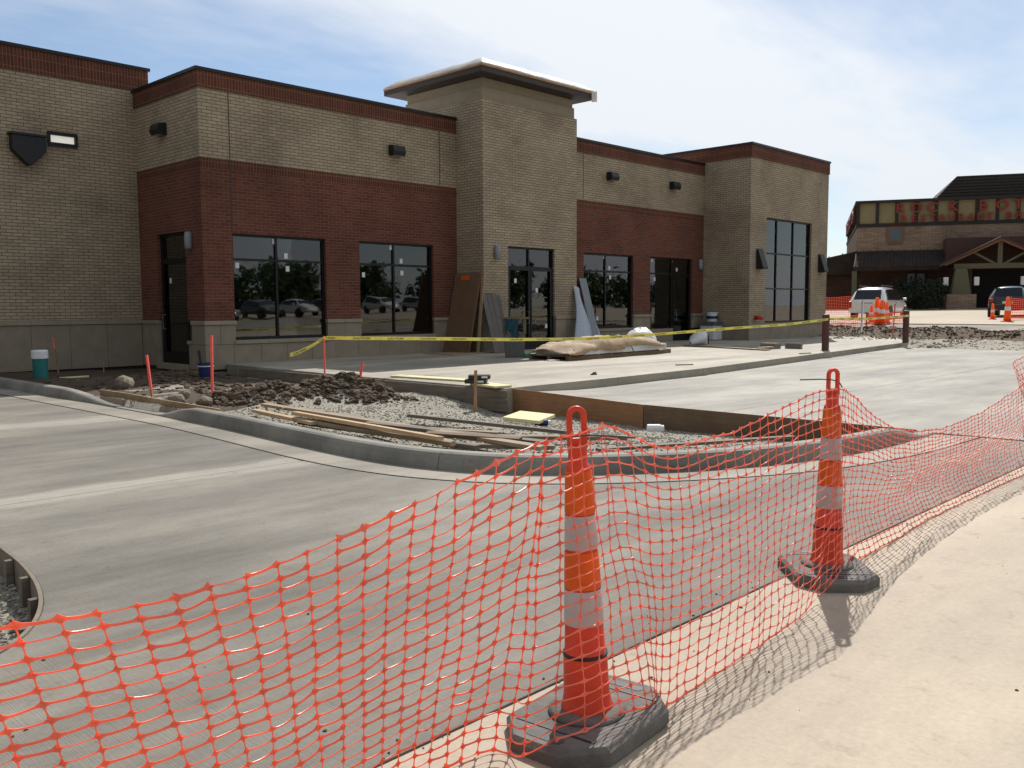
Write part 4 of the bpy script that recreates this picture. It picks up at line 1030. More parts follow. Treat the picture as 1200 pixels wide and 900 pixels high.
form((10.21, 18.2), (10.21, 9.9), -.3, .12, .04, 'lumber_d', 'long grey form plank along the sidewalk end'); form((10.17, 11.2), (10.17, 9.85), -.22, -.02, .05, 'lumber_d', 'short grey form block under the sidewalk corner')
fb = thing('form_board', (6, 13, 0), 'curved pale brown form board closing the gap between the two curbs', 'form board')
pth = chaikin([tuple(at(117, 456.5, 'z', .12).xy), tuple(at(150, 461, 'z', .12).xy), tuple(at(187, 468, 'z', .12).xy), tuple(at(225, 474, 'z', .12).xy), tuple(at(258, 479.5, 'z', .12).xy)]); m = MB(); q = offs(pth, -.022)
for i in range(len(pth)-1): m.prism([pth[i], pth[i+1], q[i+1], q[i]], -.15, .12)
m.build('board', 'lumber_n', fb)
# foam, cans, cases
def slabthing(name, px_, py_, z, l, wd, th, rz, mat, label, cat, bev=.008):
    p = at(px_, py_, 'z', z); m = MB(); m.box(-l/2, l/2, -wd/2, wd/2, 0, th); o = m.build(name, mat, None, bevel=bev); o.location = (p.x, p.y, z); o.rotation_euler = (0, 0, rz); return tag(o, label, cat)
slabthing('foam_board', 620, 491, -.13, .62, .55, .05, R(20), 'foam', 'square yellow foam board lying on gravel below the plywood form', 'foam board').rotation_euler = (R(3), R(-2), R(20))
slabthing('foam_board', 507, 444, .153, 1.9, .28, .03, R(96), 'foam', 'long yellow foam board on the sidewalk corner', 'foam board'); slabthing('foam_board', 575, 452.5, .153, .75, .34, .035, R(78), 'foam', 'short yellow foam board under the black tool cases', 'foam board')
for i, (px_, z) in enumerate(((558, .19), (562, .262))):
    p = at(px_, 449, 'z', .19); t = thing('tool_case', (p.x, p.y, z), ('lower black plastic tool case resting on the short foam board', 'upper black plastic tool case stacked on another case')[i], 'tool case')
    T = Matrix.Translation((p.x, p.y, z)) @ Matrix.Rotation(R(-52+4*i), 4, 'Z')
    m = MB(); m.box(-.18, .18, -.11, .11, 0, .07, 0, T); m.build('case', 'black', t, bevel=.01); m = MB(); m.box(.04, .14, -.113, -.108, .02, .05, 0, T); m.build('paper_label', 'sticker', t)
def can(px_, py_, z, l, r, rz, mats, label):
    p = at(px_, py_, 'z', z); t = thing('spray_can', (p.x, p.y, z+r), label, 'can')
    T = Matrix.Translation((p.x, p.y, z+r)) @ Matrix.Rotation(rz, 4, 'Z') @ Matrix.Rotation(R(90), 4, 'Y')
    m = MB(); m.lathe([(r*.9, -l/2), (r, -l/2+.008), (r, l*.36), (r*.8, l*.43)], 16); m.v = [tuple(T @ V(v)) for v in m.v]; m.build('can', mats[0], t)
    m = MB(); m.lathe([(r*.78, l*.43), (r*.76, l*.6), (r*.6, l*.62)], 16); m.v = [tuple(T @ V(v)) for v in m.v]; m.build('cap', mats[1], t)
can(635, 499, -.2, .2, .045, R(-40), ('blue_p', 'white_p'), 'dark blue and white can lying on gravel by the foam board'); can(767, 506, -.2, .2, .05, R(-50), ('white_p', 'white_p'), 'white can lying on gravel below the dark form board')

# ------------------------------------------------------------------ materials stacked by the building
def lean_board(name, pts, th, mat, label, cat='board', group=None):
    a, b, c = (V(p) for p in pts)   # bottom left, bottom right, top left
    x = (b-a); y = (c-a); n_ = x.cross(y).normalized()*th; m = MB()
    q = [a, b, b+y, a+y]; m.add(q+[p+n_ for p in q], [(0, 1, 2, 3), (4, 7, 6, 5), (0, 4, 5, 1), (1, 5, 6, 2), (2, 6, 7, 3), (3, 7, 4, 0)])
    o = m.build(name, mat, None, bevel=.004); return tag(o, label, cat, group), q, n_
o, q, n_ = lean_board('sheet_board', ((17.34, 19.33, .155), (17.34, 18.28, .155), (17.84, 19.33, 2.40)), .05, 'cardboard', 'tall brown sheet board leaning against the tower side wall')
m = MB(); c0 = q[0].lerp(q[1], .42).lerp(q[3].lerp(q[2], .42), .945); ux = (q[1]-q[0]).normalized(); uy = (q[3]-q[0]).normalized(); nn = n_.normalized(); fr = c0-nn*.004 if nn.x > 0 else c0+nn*.054
vs = [fr+ux*a*.17+uy*b*.07 for a, b in ((-1, -1), (1, -1), (1, 1), (-1, 1))]; m.add(vs+[v-nn*.004 for v in vs], [(0, 1, 2, 3), (4, 5, 6, 7), (0, 1, 5, 4), (1, 2, 6, 5), (2, 3, 7, 6), (3, 0, 4, 7)]); m.build('orange_tag', 'orange_b', o)
lean_board('sheet_board', ((17.52, 18.18, .155), (17.52, 18.08, .155), (17.84, 18.26, 2.38)), .03, 'lumber_n', 'narrow pale board edge leaning at the tower corner')
for i in range(4):
    x = 17.72+i*.19; lean_board('grey_plank', ((x, 17.70+.02*i, .155), (x+.175, 17.70+.02*i, .155), (x+.01, 18.2+.01*i, 1.78+.03*((i*7) % 3))), .03, 'greyboard', 'dark grey plank leaning upright on the tower front beside the entrance', 'board', 'dark grey planks leaning on the tower front')
lean_board('sheet_board', ((22.62, 18.05, .155), (22.98, 18.05, .155), (22.78, 18.83, 2.36)), .03, 'panelgrey', 'tall grey panel leaning beside the pale blue sheet', 'panel')
lean_board('sheet_board', ((23.0, 18.12, .155), (23.2, 18.12, .155), (22.98, 18.8, 1.75)), .03, 'bluegrey', 'narrow blue-grey panel leaning under the brick wing window', 'panel')
m = MB()
def shf(u, v):
    wv = .42*(1-v)+.34+.14*math.sin(v*5.2+.6); cx = 21.55+.45*v+.1*math.sin(v*4); return (cx+(u-.35)*wv*1.05, 17.75+.5*v-.12*math.sin(u*3.1)*(1-v*.5), .155+1.95*v-.1*u*v)
m.grid(10, 20, shf); tag(m.build('membrane_sheet', 'bluegrey', smooth=True, solid=.008), 'curled pale blue-white membrane sheet leaning by the tower corner', 'sheet')
slabthing('plywood_sheet', 548, 413.5, .153, 2.3, 1.2, .018, R(2), 'lumber', 'flat plywood sheet lying on the sidewalk before the leaning boards', 'plywood', .002)
# bin with board and cloth
p = at(603, 418.5, 'z', .152); t = thing('mortar_bin', p, 'grey plastic mortar bin with a board on top beside the entrance', 'bin')
T = Matrix.Translation(p) @ Matrix.Rotation(R(-43), 4, 'Z')
m = MB(); vs = [T @ V((x*s_, y*s_, z)) for z, s_ in ((0, .86), (.62, 1)) for x, y in ((-.27, -.22), (.27, -.22), (.27, .22), (-.27, .22))]
m.add(vs, [(0, 3, 2, 1), (0, 1, 5, 4), (1, 2, 6, 5), (2, 3, 7, 6), (3, 0, 4, 7), (4, 5, 6, 7)]); m.box(-.29, .29, -.24, .24, .6, .64, 0, T); m.build('bin', 'bin', t, bevel=.012)
m = MB(); m.box(-.36, .38, -.14, .16, .98, 1.03, 0, T); m.box(-.3, -.22, -.1, .1, .64, .98, 0, T); m.box(.22, .3, -.1, .1, .64, .98, 0, T); m.build('bench_board', 'lumber_d', t)
m = MB(); m.grid(14, 12, lambda u, v: T @ V((lerp(-.26, .08, u)+.02*math.sin(v*9), -.245-.05*abs(math.sin(u*8+v*3)), lerp(.99, .58+.12*math.sin(u*6), v)))); m.build('cloth', 'cloth', t, smooth=True, solid=.006)
slabthing('green_box', 621, 419.5, .152, .28, .2, .12, R(-40), 'greenp', 'small green plastic tub on the sidewalk beside the mortar bin', 'tub'); slabthing('paper_scrap', 648, 423, .152, .3, .12, .03, R(-20), 'bag', 'crumpled white scrap lying beside the wrapped pallet', 'scrap')
# wrapped pallet
p = at(724, 417.5, 'z', .152); p.y += .45; ang = R(3)
t = thing('wrapped_pallet', p, 'wooden pallet of material under brown paper wrap on the sidewalk', 'pallet'); T = Matrix.Translation(p) @ Matrix.Rotation(ang, 4, 'Z')
L2, W2 = 2.35, .62
for i in range(3): m = MB(); m.box(-L2, L2, -W2+i*(W2-.05), -W2+.1+i*(W2-.05), 0, .09, 0, T); m.build('runner', 'pallet', t)
for i in range(9): m = MB(); x = -L2+.03+i*(2*L2-.16)/8; m.box(x, x+.1, -W2-.01, W2+.01, .091, .112, 0, T); m.build('slat', 'pallet', t)
m = MB(); m.box(-L2+.25, L2-.2, -W2+.03, W2-.02, .113, .27, 0, T); m.build('load', 'white_p', t)
m = MB()
def tarpf(u, v):
    x, y = lerp(-L2-.1, L2-.25, u), lerp(-W2-.06, W2+.06, v); e = min(1, min(v, 1-v)*7)*min(1, min(u*8, (1-u)*6)+.05)
    right = smooth01(.26, .34, u); hum = .46+.05*math.sin((u-.3)*6)+.02*fbm(x, y, 1, 1.1)
    base = .24+.05*math.sin(u*11)*right-.07*(1-right)
    h = lerp(base, lerp(.36, hum, right), e**.55)+.05*(abs(fbm(x, y, 4, 2.2))-.3)+.03*(abs(fbm(x*2.2, y, 6, 4))-.25)-(.05*math.sin(v*8+u*20)*(1-right))
    return T @ V((x+.03*fbm(x, y, 9, 3), y-.05*(1-e)*math.sin(u*17), max(.13, h)))
m.grid(70, 24, tarpf); m.build('paper_wrap', 'tarp', t, smooth=True, solid=.008)
m = MB(); m.tube([T @ V((.35+.1*k/8*0, lerp(-W2-.07, W2+.07, k/10), [.12, .40, .50, .52, .525, .525, .525, .52, .50, .40, .12][k])) for k in range(11)], .012, 5); m.build('strap', 'black', t)
m = MB(); m.grid(14, 14, lambda u, v: (lambda a, b, s_: T @ V((2.0+.5*s_*math.cos(a), .15+.45*s_*math.sin(a), .26+.42*math.sqrt(max(0, 1-s_*s_))*(1+.25*fbm(math.cos(a)*2, math.sin(a)*2+s_, 2, 1.2)))))(2*math.pi*u, v, 1-v))
tag(m.build('plastic_bag', 'bag', smooth=True), 'crumpled white plastic bag on the end of the wrapped pallet', 'bag')
# bucket on blocks, mortar bags, boards and pavers on the far sidewalk
p = at(834, 398, 'z', .152); t = thing('bucket', (p.x, p.y, .82), 'white plastic bucket with wire handle standing on crate', 'bucket'); c = V((p.x, p.y, .85))
m = MB(); m.lathe([(.19, 0), (.21, .30), (.225, .31), (.225, .345), (.2, .35)], 20, c=c); m.build('pail', 'white_p', t); m = MB(); m.lathe([(.214, .1), (.217, .11), (.22, .2), (.214, .21)], 20, c=c, cap=False); m.build('printed_band', 'blue_p', t)
m = MB(); m.tube([c+V((.21*math.cos(a), .02, .33+.22*math.sin(a))) for a in [math.pi*k/10 for k in range(11)]], .01, 5); m.build('handle', 'lens', t)
t = thing('crate', (p.x, p.y, .15), 'pale plastic crate carrying the white bucket beside the wing door', 'crate')
m = MB(); m.box(p.x-.36, p.x+.36, p.y-.3, p.y+.3, .155, .70); m.build('box', 'white_p', t, bevel=.02); m = MB(); m.box(p.x-.4, p.x+.4, p.y-.34, p.y+.34, .702, .85); m.build('lid', 'bin', t, bevel=.02)
for k in range(6): m = MB(); x = p.x-.34+k*.12; m.box(x, x+.03, p.y-.318, p.y-.301, .16, .69); m.build('rib', 'white_p', t)
for i, (px_, lab) in enumerate(((806, 'white sack slumped on the plank before the crate'), )):
    q = at(820, 404, 'z', .155); m = MB(); m.grid(16, 14, lambda u, v: (lambda a, s_: (q.x+.75*(2*v-1)*.75, q.y+(.28*math.sin(math.pi*min(1, v*1.1+.05)))*math.cos(a), .17+max(0, .22+.17*v)*(1+math.sin(a))*.75*math.sin(math.pi*min(1, v*.75+.1))))(2*math.pi*u, 1)); tag(m.build('sack', 'bag', smooth=True), lab, 'sack')
plank(gp(803, 404.5, .175), gp(900, 410, .175), .2, .03, 'lumber', 'long board lying on the sidewalk under the sack'); plank(gp(888, 408, .2), gp(905, 407, .21), .16, .05, 'lumber_n', 'short offcut lying on the long sidewalk board')
PV = 'stack of flat concrete pavers on the sidewalk before the end block'
for px0, px1, n_, lab in ((908, 933, 2, 'wide low stack of concrete pavers on the sidewalk'), (938, 947, 2, 'narrow low stack of concrete pavers beside the wide stack')):
    a, b = at(px0, 409, 'z', .152), at(px1, 409, 'z', .152); t = thing('paver_stack', a.lerp(b, .5), lab, 'pavers')
    for k in range(n_): m = MB(); m.box(min(a.x, b.x)+.02*k, max(a.x, b.x)+.02*k, a.y, a.y+.5, .153+.085*k, .235+.085*k); m.build('paver', 'paver', t, bevel=.006)
plank(gp(937, 414.3, .165), gp(950, 413.6, .165), .05, .02, 'lumber_d', 'thin stick lying on the sidewalk near the bollard'); plank(gp(792, 427.5, .165), gp(812, 427, .165), .06, .02, 'lumber_d', 'thin dark stick lying mid sidewalk beyond the pallet')
q = at(697, 439, 'z', .152); m = MB(); lump(m, (q.x, q.y, .17), .05, rnd, I2); lump(m, (q.x-.08, q.y, .16), .03, rnd, I2); tag(m.build('dirt_lump', 'clod'), 'small dark lump of dirt on the sunlit sidewalk', 'dirt lump')

# ------------------------------------------------------------------ dirt berm, far lot things
M['berm_dirt'] = pm('berm_dirt', (.125, .085, .052), .4, 3, .95, 1.0, 20)
def berm_z(x, y):
    c = 37.6+.10*(y-12); d = (x-c)/1.25; h = .30+.12*fbm(y, 0, 3, .45)
    return h*math.exp(-d*d)*(1+.35*fbm(x, y, 1, 1.6))
mb = MB()
mb.grid(60, 190, lambda u, v: (lambda x, y: (x, y, gz(x)-.06+max(0, berm_z(x, y))+.05*fbm(x, y, 5, 3.2)))(lerp(34.6, 41.2, u)+.10*(lerp(1, 20, v)-12), lerp(1, 20, v)))
struct(mb.build('dirt_berm', 'berm_dirt', smooth=True))
mb = MB()
for _ in range(2600):
    y = rnd.uniform(1.5, 19.5); x = rnd.gauss(37.6+.10*(y-12), .85); lump(mb, (x, y, gz(x)-.03+max(0, berm_z(x, y))), abs(rnd.gauss(.015, .03))+.012, rnd)
tag(mb.build('dirt_clods', 'berm_dirt'), 'brown dirt clods along the berm beyond the end block', 'dirt', kind='stuff')
mb = MB()
for _ in range(420):
    y = rnd.uniform(10.2, 16.5); x = rnd.uniform(31.6, 36.5) if y > 12.2 else rnd.uniform(32.2, 36)
    lump(mb, (x, y, gz(x)+.02+(.1 if y > 11.6 else 0)), abs(rnd.gauss(.03, .02))+.012, rnd)
for _ in range(700):
    y = rnd.uniform(1, 11.5); x = rnd.uniform(31.6, 36); lump(mb, (x, y, gz(x)+.01), abs(rnd.gauss(.014, .012))+.01, rnd)
tag(mb.build('rubble', 'ground'), 'scattered stones on the graded ground past the parking slab', 'rubble', kind='stuff')
# pebbles and grit on the near road
mb = MB()
for _ in range(140):
    x, y = rnd.uniform(.8, 12), rnd.uniform(-1.2, 2.1); lump(mb, (x, y, .002), rnd.choice((.002, .003, .004, .004, .006)), rnd)
for _ in range(120):
    x = rnd.uniform(1.0, 10); lump(mb, (x, 2.2+rnd.gauss(0, .06), .002), rnd.choice((.003, .004, .005, .007)), rnd)
for _ in range(40):
    x, y = rnd.uniform(0, 10), rnd.uniform(2.3, 4); lump(mb, (x, y, .002), rnd.choice((.003, .005, .008)), rnd)
tag(mb.build('grit', 'clod'), 'small stones and crumbs of dirt scattered on the road', 'grit', kind='stuff')

def car(name, L_, W_, st, paint, glassq, label, loc, rz, lights, group=None, plate=True):
    """st: stations (x, z_bottom, z_belt, z_roof, half width, half width at roof)"""
    t = thing(name, (0, 0, 0), label, 'car', group)
    m = MB(); n = 10; vs = []
    for x, zb, zm, zr, hw, hr in st:
        half = [(hw*.9, zb), (hw*.985, zb+.12), (hw, (zb+zm)/2+.08), (hw*.965, zm), (hr, max(zm+.004, zr-.05*(zr > zm+.1))), ]
        ring = [(x, y, z) for y, z in half]+[(x, hr*.6, zr+.012), (x, -hr*.6, zr+.012)]+[(x, -y, z) for y, z in reversed(half)]
        vs += ring
    k = 12; fs = []
    for i in range(len(st)-1):
        for j in range(k): fs.append((i*k+j, i*k+(j+1) % k, (i+1)*k+(j+1) % k, (i+1)*k+j))
    fs += [tuple(range(k)), tuple((len(st)-1)*k+j for j in range(k))]
    m.add(vs, fs); body = m.build('body', paint, t, smooth=True)
    md = body.modifiers.new('s', 'SUBSURF'); md.levels = 1; md.render_levels = 1
    def pane(pts, nm='window', mt=None, o=.012):
        pts = [V(p) for p in pts]; c = sum(pts, V())/len(pts); nr = (pts[1]-pts[0]).cross(pts[2]-pts[0]).normalized()
        if nr.dot(c-V((L_/2, 0, .8))) < 0: nr = -nr
        mm = MB(); a = [p+nr*o for p in pts]; b = [p-nr*.06 for p in pts]; q = len(a)
        mm.add(a+b, [tuple(range(q)), tuple(range(2*q-1, q-1, -1))]+[(i, (i+1) % q, q+(i+1) % q, q+i) for i in range(q)])
        return mm.build(nm, mt or M['carglass'], t, bevel=.01)
    for s in (1, -1):
        for (xa, za, ya), (xb, zb_, yb), (xc, zc_, yc), (xd, zd, yd) in glassq['side']: pane([(xa, s*ya, za), (xb, s*yb, zb_), (xc, s*yc, zc_), (xd, s*yd, zd)])
    for q in glassq['ends']: pane(q)
    for wx in lights['wheels']:
        for s in (1, -1):
            T = Matrix.Translation((wx, s*(W_/2-.11), .33)) @ Matrix.Rotation(R(90), 4, 'X')
            mm = MB(); mm.lathe([(.2, -.1), (.32, -.1), (.335, -.06), (.335, .06), (.32, .1), (.2, .1)], 20); mm.v = [tuple(T @ V(v)) for v in mm.v]; ty = mm.build('tyre', 'black', t)
            mm = MB(); mm.lathe([(.03, -.09), (.205, -.095), (.205, .095), (.03, .09)], 14); mm.v = [tuple(T @ V(v)) for v in mm.v]; mm.build('rim', 'chrome', ty)
            T2 = Matrix.Translation((wx, s*(W_/2-.02), .36)) @ Matrix.Rotation(R(90), 4, 'X'); mm = MB(); mm.lathe([(.40, -.03), (.40, .035)], 20); mm.v = [tuple(T2 @ V(v)) for v in mm.v]; mm.build('wheel_arch', 'black', t)
    for q, mt, nm in lights['boxes']:
        for s in ((1, -1) if q[2] != 0 or True else (1,)):
            mm = MB(); mm.box(q[0], q[1], s*q[2], s*q[3], q[4], q[5]); mm.build(nm, mt, t, bevel=.015)
    for q, mt, nm in lights['single']:
        mm = MB(); mm.box(*q); mm.build(nm, mt, t, bevel=.012)
    t.location = loc; t.rotation_euler.z = rz
    return t
M['carglass'] = plain('car_glass', (.012, .014, .016), .06, 0, .6)
M['chrome'] = plain('silver_wheel', (.45, .45, .46), .3, .8)
M['white_car'] = plain('white_paint', (.72, .72, .70), .25, 0, .5, coat=.6)
M['black_car'] = plain('black_paint', (.018, .02, .024), .2, 0, .5, coat=.8)
M['silver_car'] = plain('silver_paint', (.42, .43, .44), .3, .4, .5, coat=.6)
M['red_car'] = plain('red_paint', (.30, .02, .02), .25, 0, .5, coat=.6)
M['tail'] = plain('tail_lamp', (.45, .02, .015), .25, emit=None)
VAN = [(0, .42, .98, 1.0, .88, .80), (.06, .36, 1.0, 1.05, .96, .80), (.42, .3, 1.02, 1.66, .985, .76), (.75, .28, 1.02, 1.74, .99, .74), (2.5, .28, 1.0, 1.75, .99, .73), (3.15, .28, .99, 1.66, .985, .70), (4.0, .3, .97, 1.07, .97, .74), (4.55, .32, .86, .9, .93, .72), (4.85, .36, .62, .66, .82, .66)]
vg = {'side': [((.5, 1.03, .985), (1.55, 1.03, .985), (1.55, 1.62, .79), (.72, 1.60, .80)), ((1.63, 1.03, .985), (2.6, 1.02, .985), (2.6, 1.62, .79), (1.63, 1.62, .79)), ((2.68, 1.02, .985), (3.72, 1.01, .96), (3.16, 1.55, .79), (2.68, 1.61, .79))],
      'ends': [[(.06, -.70, 1.07), (.06, .70, 1.07), (.40, .64, 1.58), (.40, -.64, 1.58)], [(4.0, -.66, 1.12), (4.0, .66, 1.12), (3.27, .6, 1.6), (3.27, -.6, 1.6)]]}
vl = {'wheels': (.95, 3.95), 'boxes': [((-.01, .1, .80, .93, .62, .98), 'tail', 'tail_lamp'), ((4.66, 4.84, .5, .8, .6, .74), 'chrome', 'headlight'), ((1.9, 2.06, .995, 1.012, .86, .9), 'black', 'door_handle'), ((3.35, 3.5, .99, 1.14, 1.03, 1.16), 'white_car', 'mirror')],
      'single': [((-.05, .12, -.9, .9, .36, .56), 'white_car', 'bumper'), ((-.02, .02, -.24, .24, .70, .82), 'sticker', 'plate'), ((-.025, .02, -.3, .3, .86, .90), 'chrome', 'tailgate_trim'), ((.6, 2.7, -.60, -.56, 1.79, 1.83), 'black', 'roof_rail'), ((.6, 2.7, .56, .60, 1.79, 1.83), 'black', 'roof_rail')]}
SUVS = [(0, .5, 1.0, 1.02, .86, .78), (.08, .42, 1.03, 1.08, .94, .76), (.5, .36, 1.08, 1.58, .96, .70), (.85, .34, 1.06, 1.66, .965, .68), (2.2, .34, 1.02, 1.66, .965, .66), (2.75, .34, 1.0, 1.58, .96, .64), (3.5, .36, .98, 1.06, .95, .74), (4.3, .38, .9, .94, .92, .76), (4.6, .42, .66, .7, .82, .66)]
sg = {'side': [((.6, 1.09, .955), (1.7, 1.06, .955), (1.7, 1.55, .73), (.85, 1.54, .73)), ((1.78, 1.06, .955), (3.2, 1.03, .94), (2.75, 1.5, .72), (1.78, 1.55, .73))],
      'ends': [[(.08, -.68, 1.09), (.08, .68, 1.09), (.5, .6, 1.55), (.5, -.6, 1.55)], [(3.5, -.66, 1.10), (3.5, .66, 1.10), (2.85, .58, 1.54), (2.85, -.58, 1.54)]]}
def sl_(paint): return {'wheels': (.85, 3.65), 'boxes': [((-.01, .12, .66, .90, .82, 1.0), 'tail', 'tail_lamp'), ((4.4, 4.58, .5, .78, .72, .84), 'chrome', 'headlight'), ((2.85, 2.98, .96, 1.1, 1.06, 1.17), paint, 'mirror')],
      'single': [((-.05, .15, -.88, .88, .42, .62), 'black', 'bumper'), ((-.02, .02, -.24, .24, .72, .84), 'sticker', 'plate')]}
def on_ray(px_, depth):
    d = fw+rt*((px_-600)/F)+up*((450-372)/F); p = CAM+d*depth; return V((p.x, p.y, gz(p.x)+.03))
VP = on_ray(1015, 48.0)
car('minivan', 4.85, 1.98, VAN, 'white_car', vg, 'white minivan parked before the stone restaurant, tailgate to the work site', VP, R(6), vl)
SP = on_ray(1180, 47.0)
car('parked_suv', 4.6, 1.93, SUVS, 'black_car', sg, 'black sport utility car parked by the restaurant porch', SP, R(9), sl_('black_car'))

# small traffic cones and a barrel-shaped drum by the far lot
def small_cone(px_, depth, h, label, lean=0):
    p = on_ray(px_, depth); t = thing('traffic_cone', p, label, 'cone', 'orange traffic cones at the far lot edge'); r = h*.15
    m = MB(); m.box(p.x-h*.2, p.x+h*.2, p.y-h*.2, p.y+h*.2, p.z, p.z+.04); m.build('base', 'orange_c', t, bevel=.01)
    m = MB(); m.lathe([(r, .03), (r*.8, h*.35), (r*.6, h*.75), (r*.4, h), (r*.2, h+.01)], 16, c=p); m.build('body', 'orange_b', t, smooth=True)
    m = MB(); m.lathe([(r*.77, h*.45), (r*.785, h*.46), (r*.71, h*.6), (r*.69, h*.61)], 16, c=p, cap=False); m.build('band', 'white_p', t, smooth=True); return t
small_cone(1163, 45, .78, 'small orange cone standing clear beside the black car'); small_cone(1180.5, 42, 1.15, 'tall orange cone behind the black car beside orange mesh')
small_cone(1021, 44, .85, 'orange and white cone beside the orange drum')
small_cone(1027.5, 43.0, 1.25, 'tallest orange cone behind the minivan bumper'); small_cone(1033, 42.6, 1.15, 'tall orange cone among the cluster by the minivan'); small_cone(1039, 43.5, 1.0, 'orange cone beside the cluster by the minivan wheel')
stake(1009.5, 385, 1011.5, 352, .55, 'white post standing in the dirt berm before the minivan', .09, 0, 'marker_post', ('white_p', 'pink')); stake(1046.5, 392, 1049, 356, .4, 'thin orange stake leaning out of the dirt berm by the bollard', .05, .98)
# far orange mesh fences: lattices with posts
def mesh_fence(a, b, h, label, cell=.16):
    a, b = V(a), V(b); t = thing('mesh_fence', a, label, 'mesh fence'); d = (b-a); ln = d.length; nx_ = int(ln/cell); nz_ = int(h/(cell*.6)); m = MB()
    sag = lambda u: -.06*math.sin(u*ln*1.3)**2
    for i in range(nx_+1): p = a.lerp(b, i/nx_); m.bar(p+V((0, 0, .05)), p+V((0, 0, h+sag(i/nx_))), .018, .01)
    for j in range(nz_+1):
        for i in range(nx_): u, w_ = i/nx_, (i+1)/nx_; m.bar(a.lerp(b, u)+V((0, 0, .05+(h-.05+sag(u))*j/nz_)), a.lerp(b, w_)+V((0, 0, .05+(h-.05+sag(w_))*j/nz_)), .012, .02)
    m.build('mesh', 'net', t, recalc=False)
    n_ = max(1, int(ln/2.5))
    for i in range(n_+1): p = a.lerp(b, i/n_); m = MB(); m.bar(p-V((0, 0, .1)), p+V((0, 0, h+.1)), .05, .05); m.build('post', 'pallet', t)
mesh_fence(on_ray(955, 58), on_ray(1000, 56), 1.15, 'orange mesh fence in front of the restaurant side awning')
mesh_fence(on_ray(968, 41), on_ray(1060, 43.5), .55, 'low sagging orange mesh fence between the berm and the minivan', .12)
mesh_fence(on_ray(1184, 43.5), on_ray(1245, 46), 1.05, 'orange mesh fence beside the black car')

# ------------------------------------------------------------------ restaurant
D0 = 70.0
RC = CAM+(fw+rt*((1001.7-600)/F)+up*((450-362)/F))*D0; RC.z = gz(RC.x)+.02
RAZ = YAW-R(18.5)-R(90)
RB = thing('restaurant_building', (0, 0, 0), 'dark stone and timber restaurant with red sign letters and gabled porch', 'building')
ru, rv = V((math.cos(RAZ), math.sin(RAZ), 0)), V((-math.sin(RAZ), math.cos(RAZ), 0))
def ruz(px_, py_, dep=0):
    """local (u, z) of a pixel on the front plane shifted dep metres towards the viewer"""
    d = fw+rt*((px_-600)/F)+up*((450-py_)/F); o = RC-rv*dep; k = (o-CAM).dot(rv)/d.dot(rv); p = CAM+d*k; return (p-RC).dot(ru), p.z-RC.z
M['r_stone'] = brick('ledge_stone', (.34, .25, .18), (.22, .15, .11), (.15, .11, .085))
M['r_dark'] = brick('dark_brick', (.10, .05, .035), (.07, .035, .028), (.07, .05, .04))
M['r_panel'] = pm('ochre_stucco', (.27, .225, .12), .15, 1, .9)
M['r_timber'] = plain('dark_timber', (.028, .022, .02), .8)
M['r_roof'] = pm('brown_shingle', (.052, .038, .033), .3, 6, .9, .4, 30)
M['r_seam'] = pm('brown_seam_metal', (.045, .033, .028), .3, 2, .95, spec=.1)
M['r_green'] = plain('olive_timber', (.115, .105, .06), .8)
M['r_letter'] = plain('red_letters', (.27, .022, .018), .6)
M['r_edge'] = plain('copper_fascia', (.21, .09, .045), .7)
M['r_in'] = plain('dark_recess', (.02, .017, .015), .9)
M['r_lamp'] = plain('white_lantern', (.75, .75, .7), .4)
M['r_tile'] = pm('red_tile', (.075, .035, .026), .2, 8, .8, .3, 20)
def rbox(name, mat, u0, u1, v0, v1, z0, z1, parent=None):
    m = MB(); m.box(u0, u1, v0, v1, z0, z1); o = m.build(name, mat, parent or RB); return o
z_top = ruz(1001.7, 236)[1]; z_band = ruz(1004, 265)[1]; z_aw = ruz(1004, 297)[1]; z_awb = ruz(1004, 313, 2.2)[1]
U1 = 34.0
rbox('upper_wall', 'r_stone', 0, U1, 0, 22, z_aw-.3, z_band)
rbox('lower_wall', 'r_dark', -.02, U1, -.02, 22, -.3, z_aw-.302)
rbox('sign_band', 'r_panel', .05, U1, .05, 22, z_band, z_top-.2)
rbox('cornice', 'r_timber', -.15, U1+.1, -.15, 22.1, z_top-.2, z_top)
rbox('sill_beam', 'r_timber', -.06, U1, -.06, 22, z_band-.12, z_band+.14)
du = ruz(1049.4, 250)[0]-ruz(1026.7, 250)[0]
for i in range(int(U1/du)+1): rbox('timber_post', 'r_timber', i*du-.05, i*du+.17, -.07, .05, z_band+.14, z_top-.2)
for i in range(1, 9): rbox('timber_post', 'r_timber', -.07, .05, i*2.4, i*2.4+.2, z_band+.14, z_top-.2)
a, b = ruz(1039.6, 266), ruz(1058, 285)
wn = rbox('window', 'r_edge', a[0], b[0], -.12, .05, b[1], a[1]); rbox('pane', 'glass_far', a[0]+.16, b[0]-.16, -.14, -.125, b[1]+.16, a[1]-.16, wn); rbox('blind', 'panelgrey', a[0]+.17, b[0]-.17, -.123, -.121, b[1]+.17, a[1]-.17, wn)
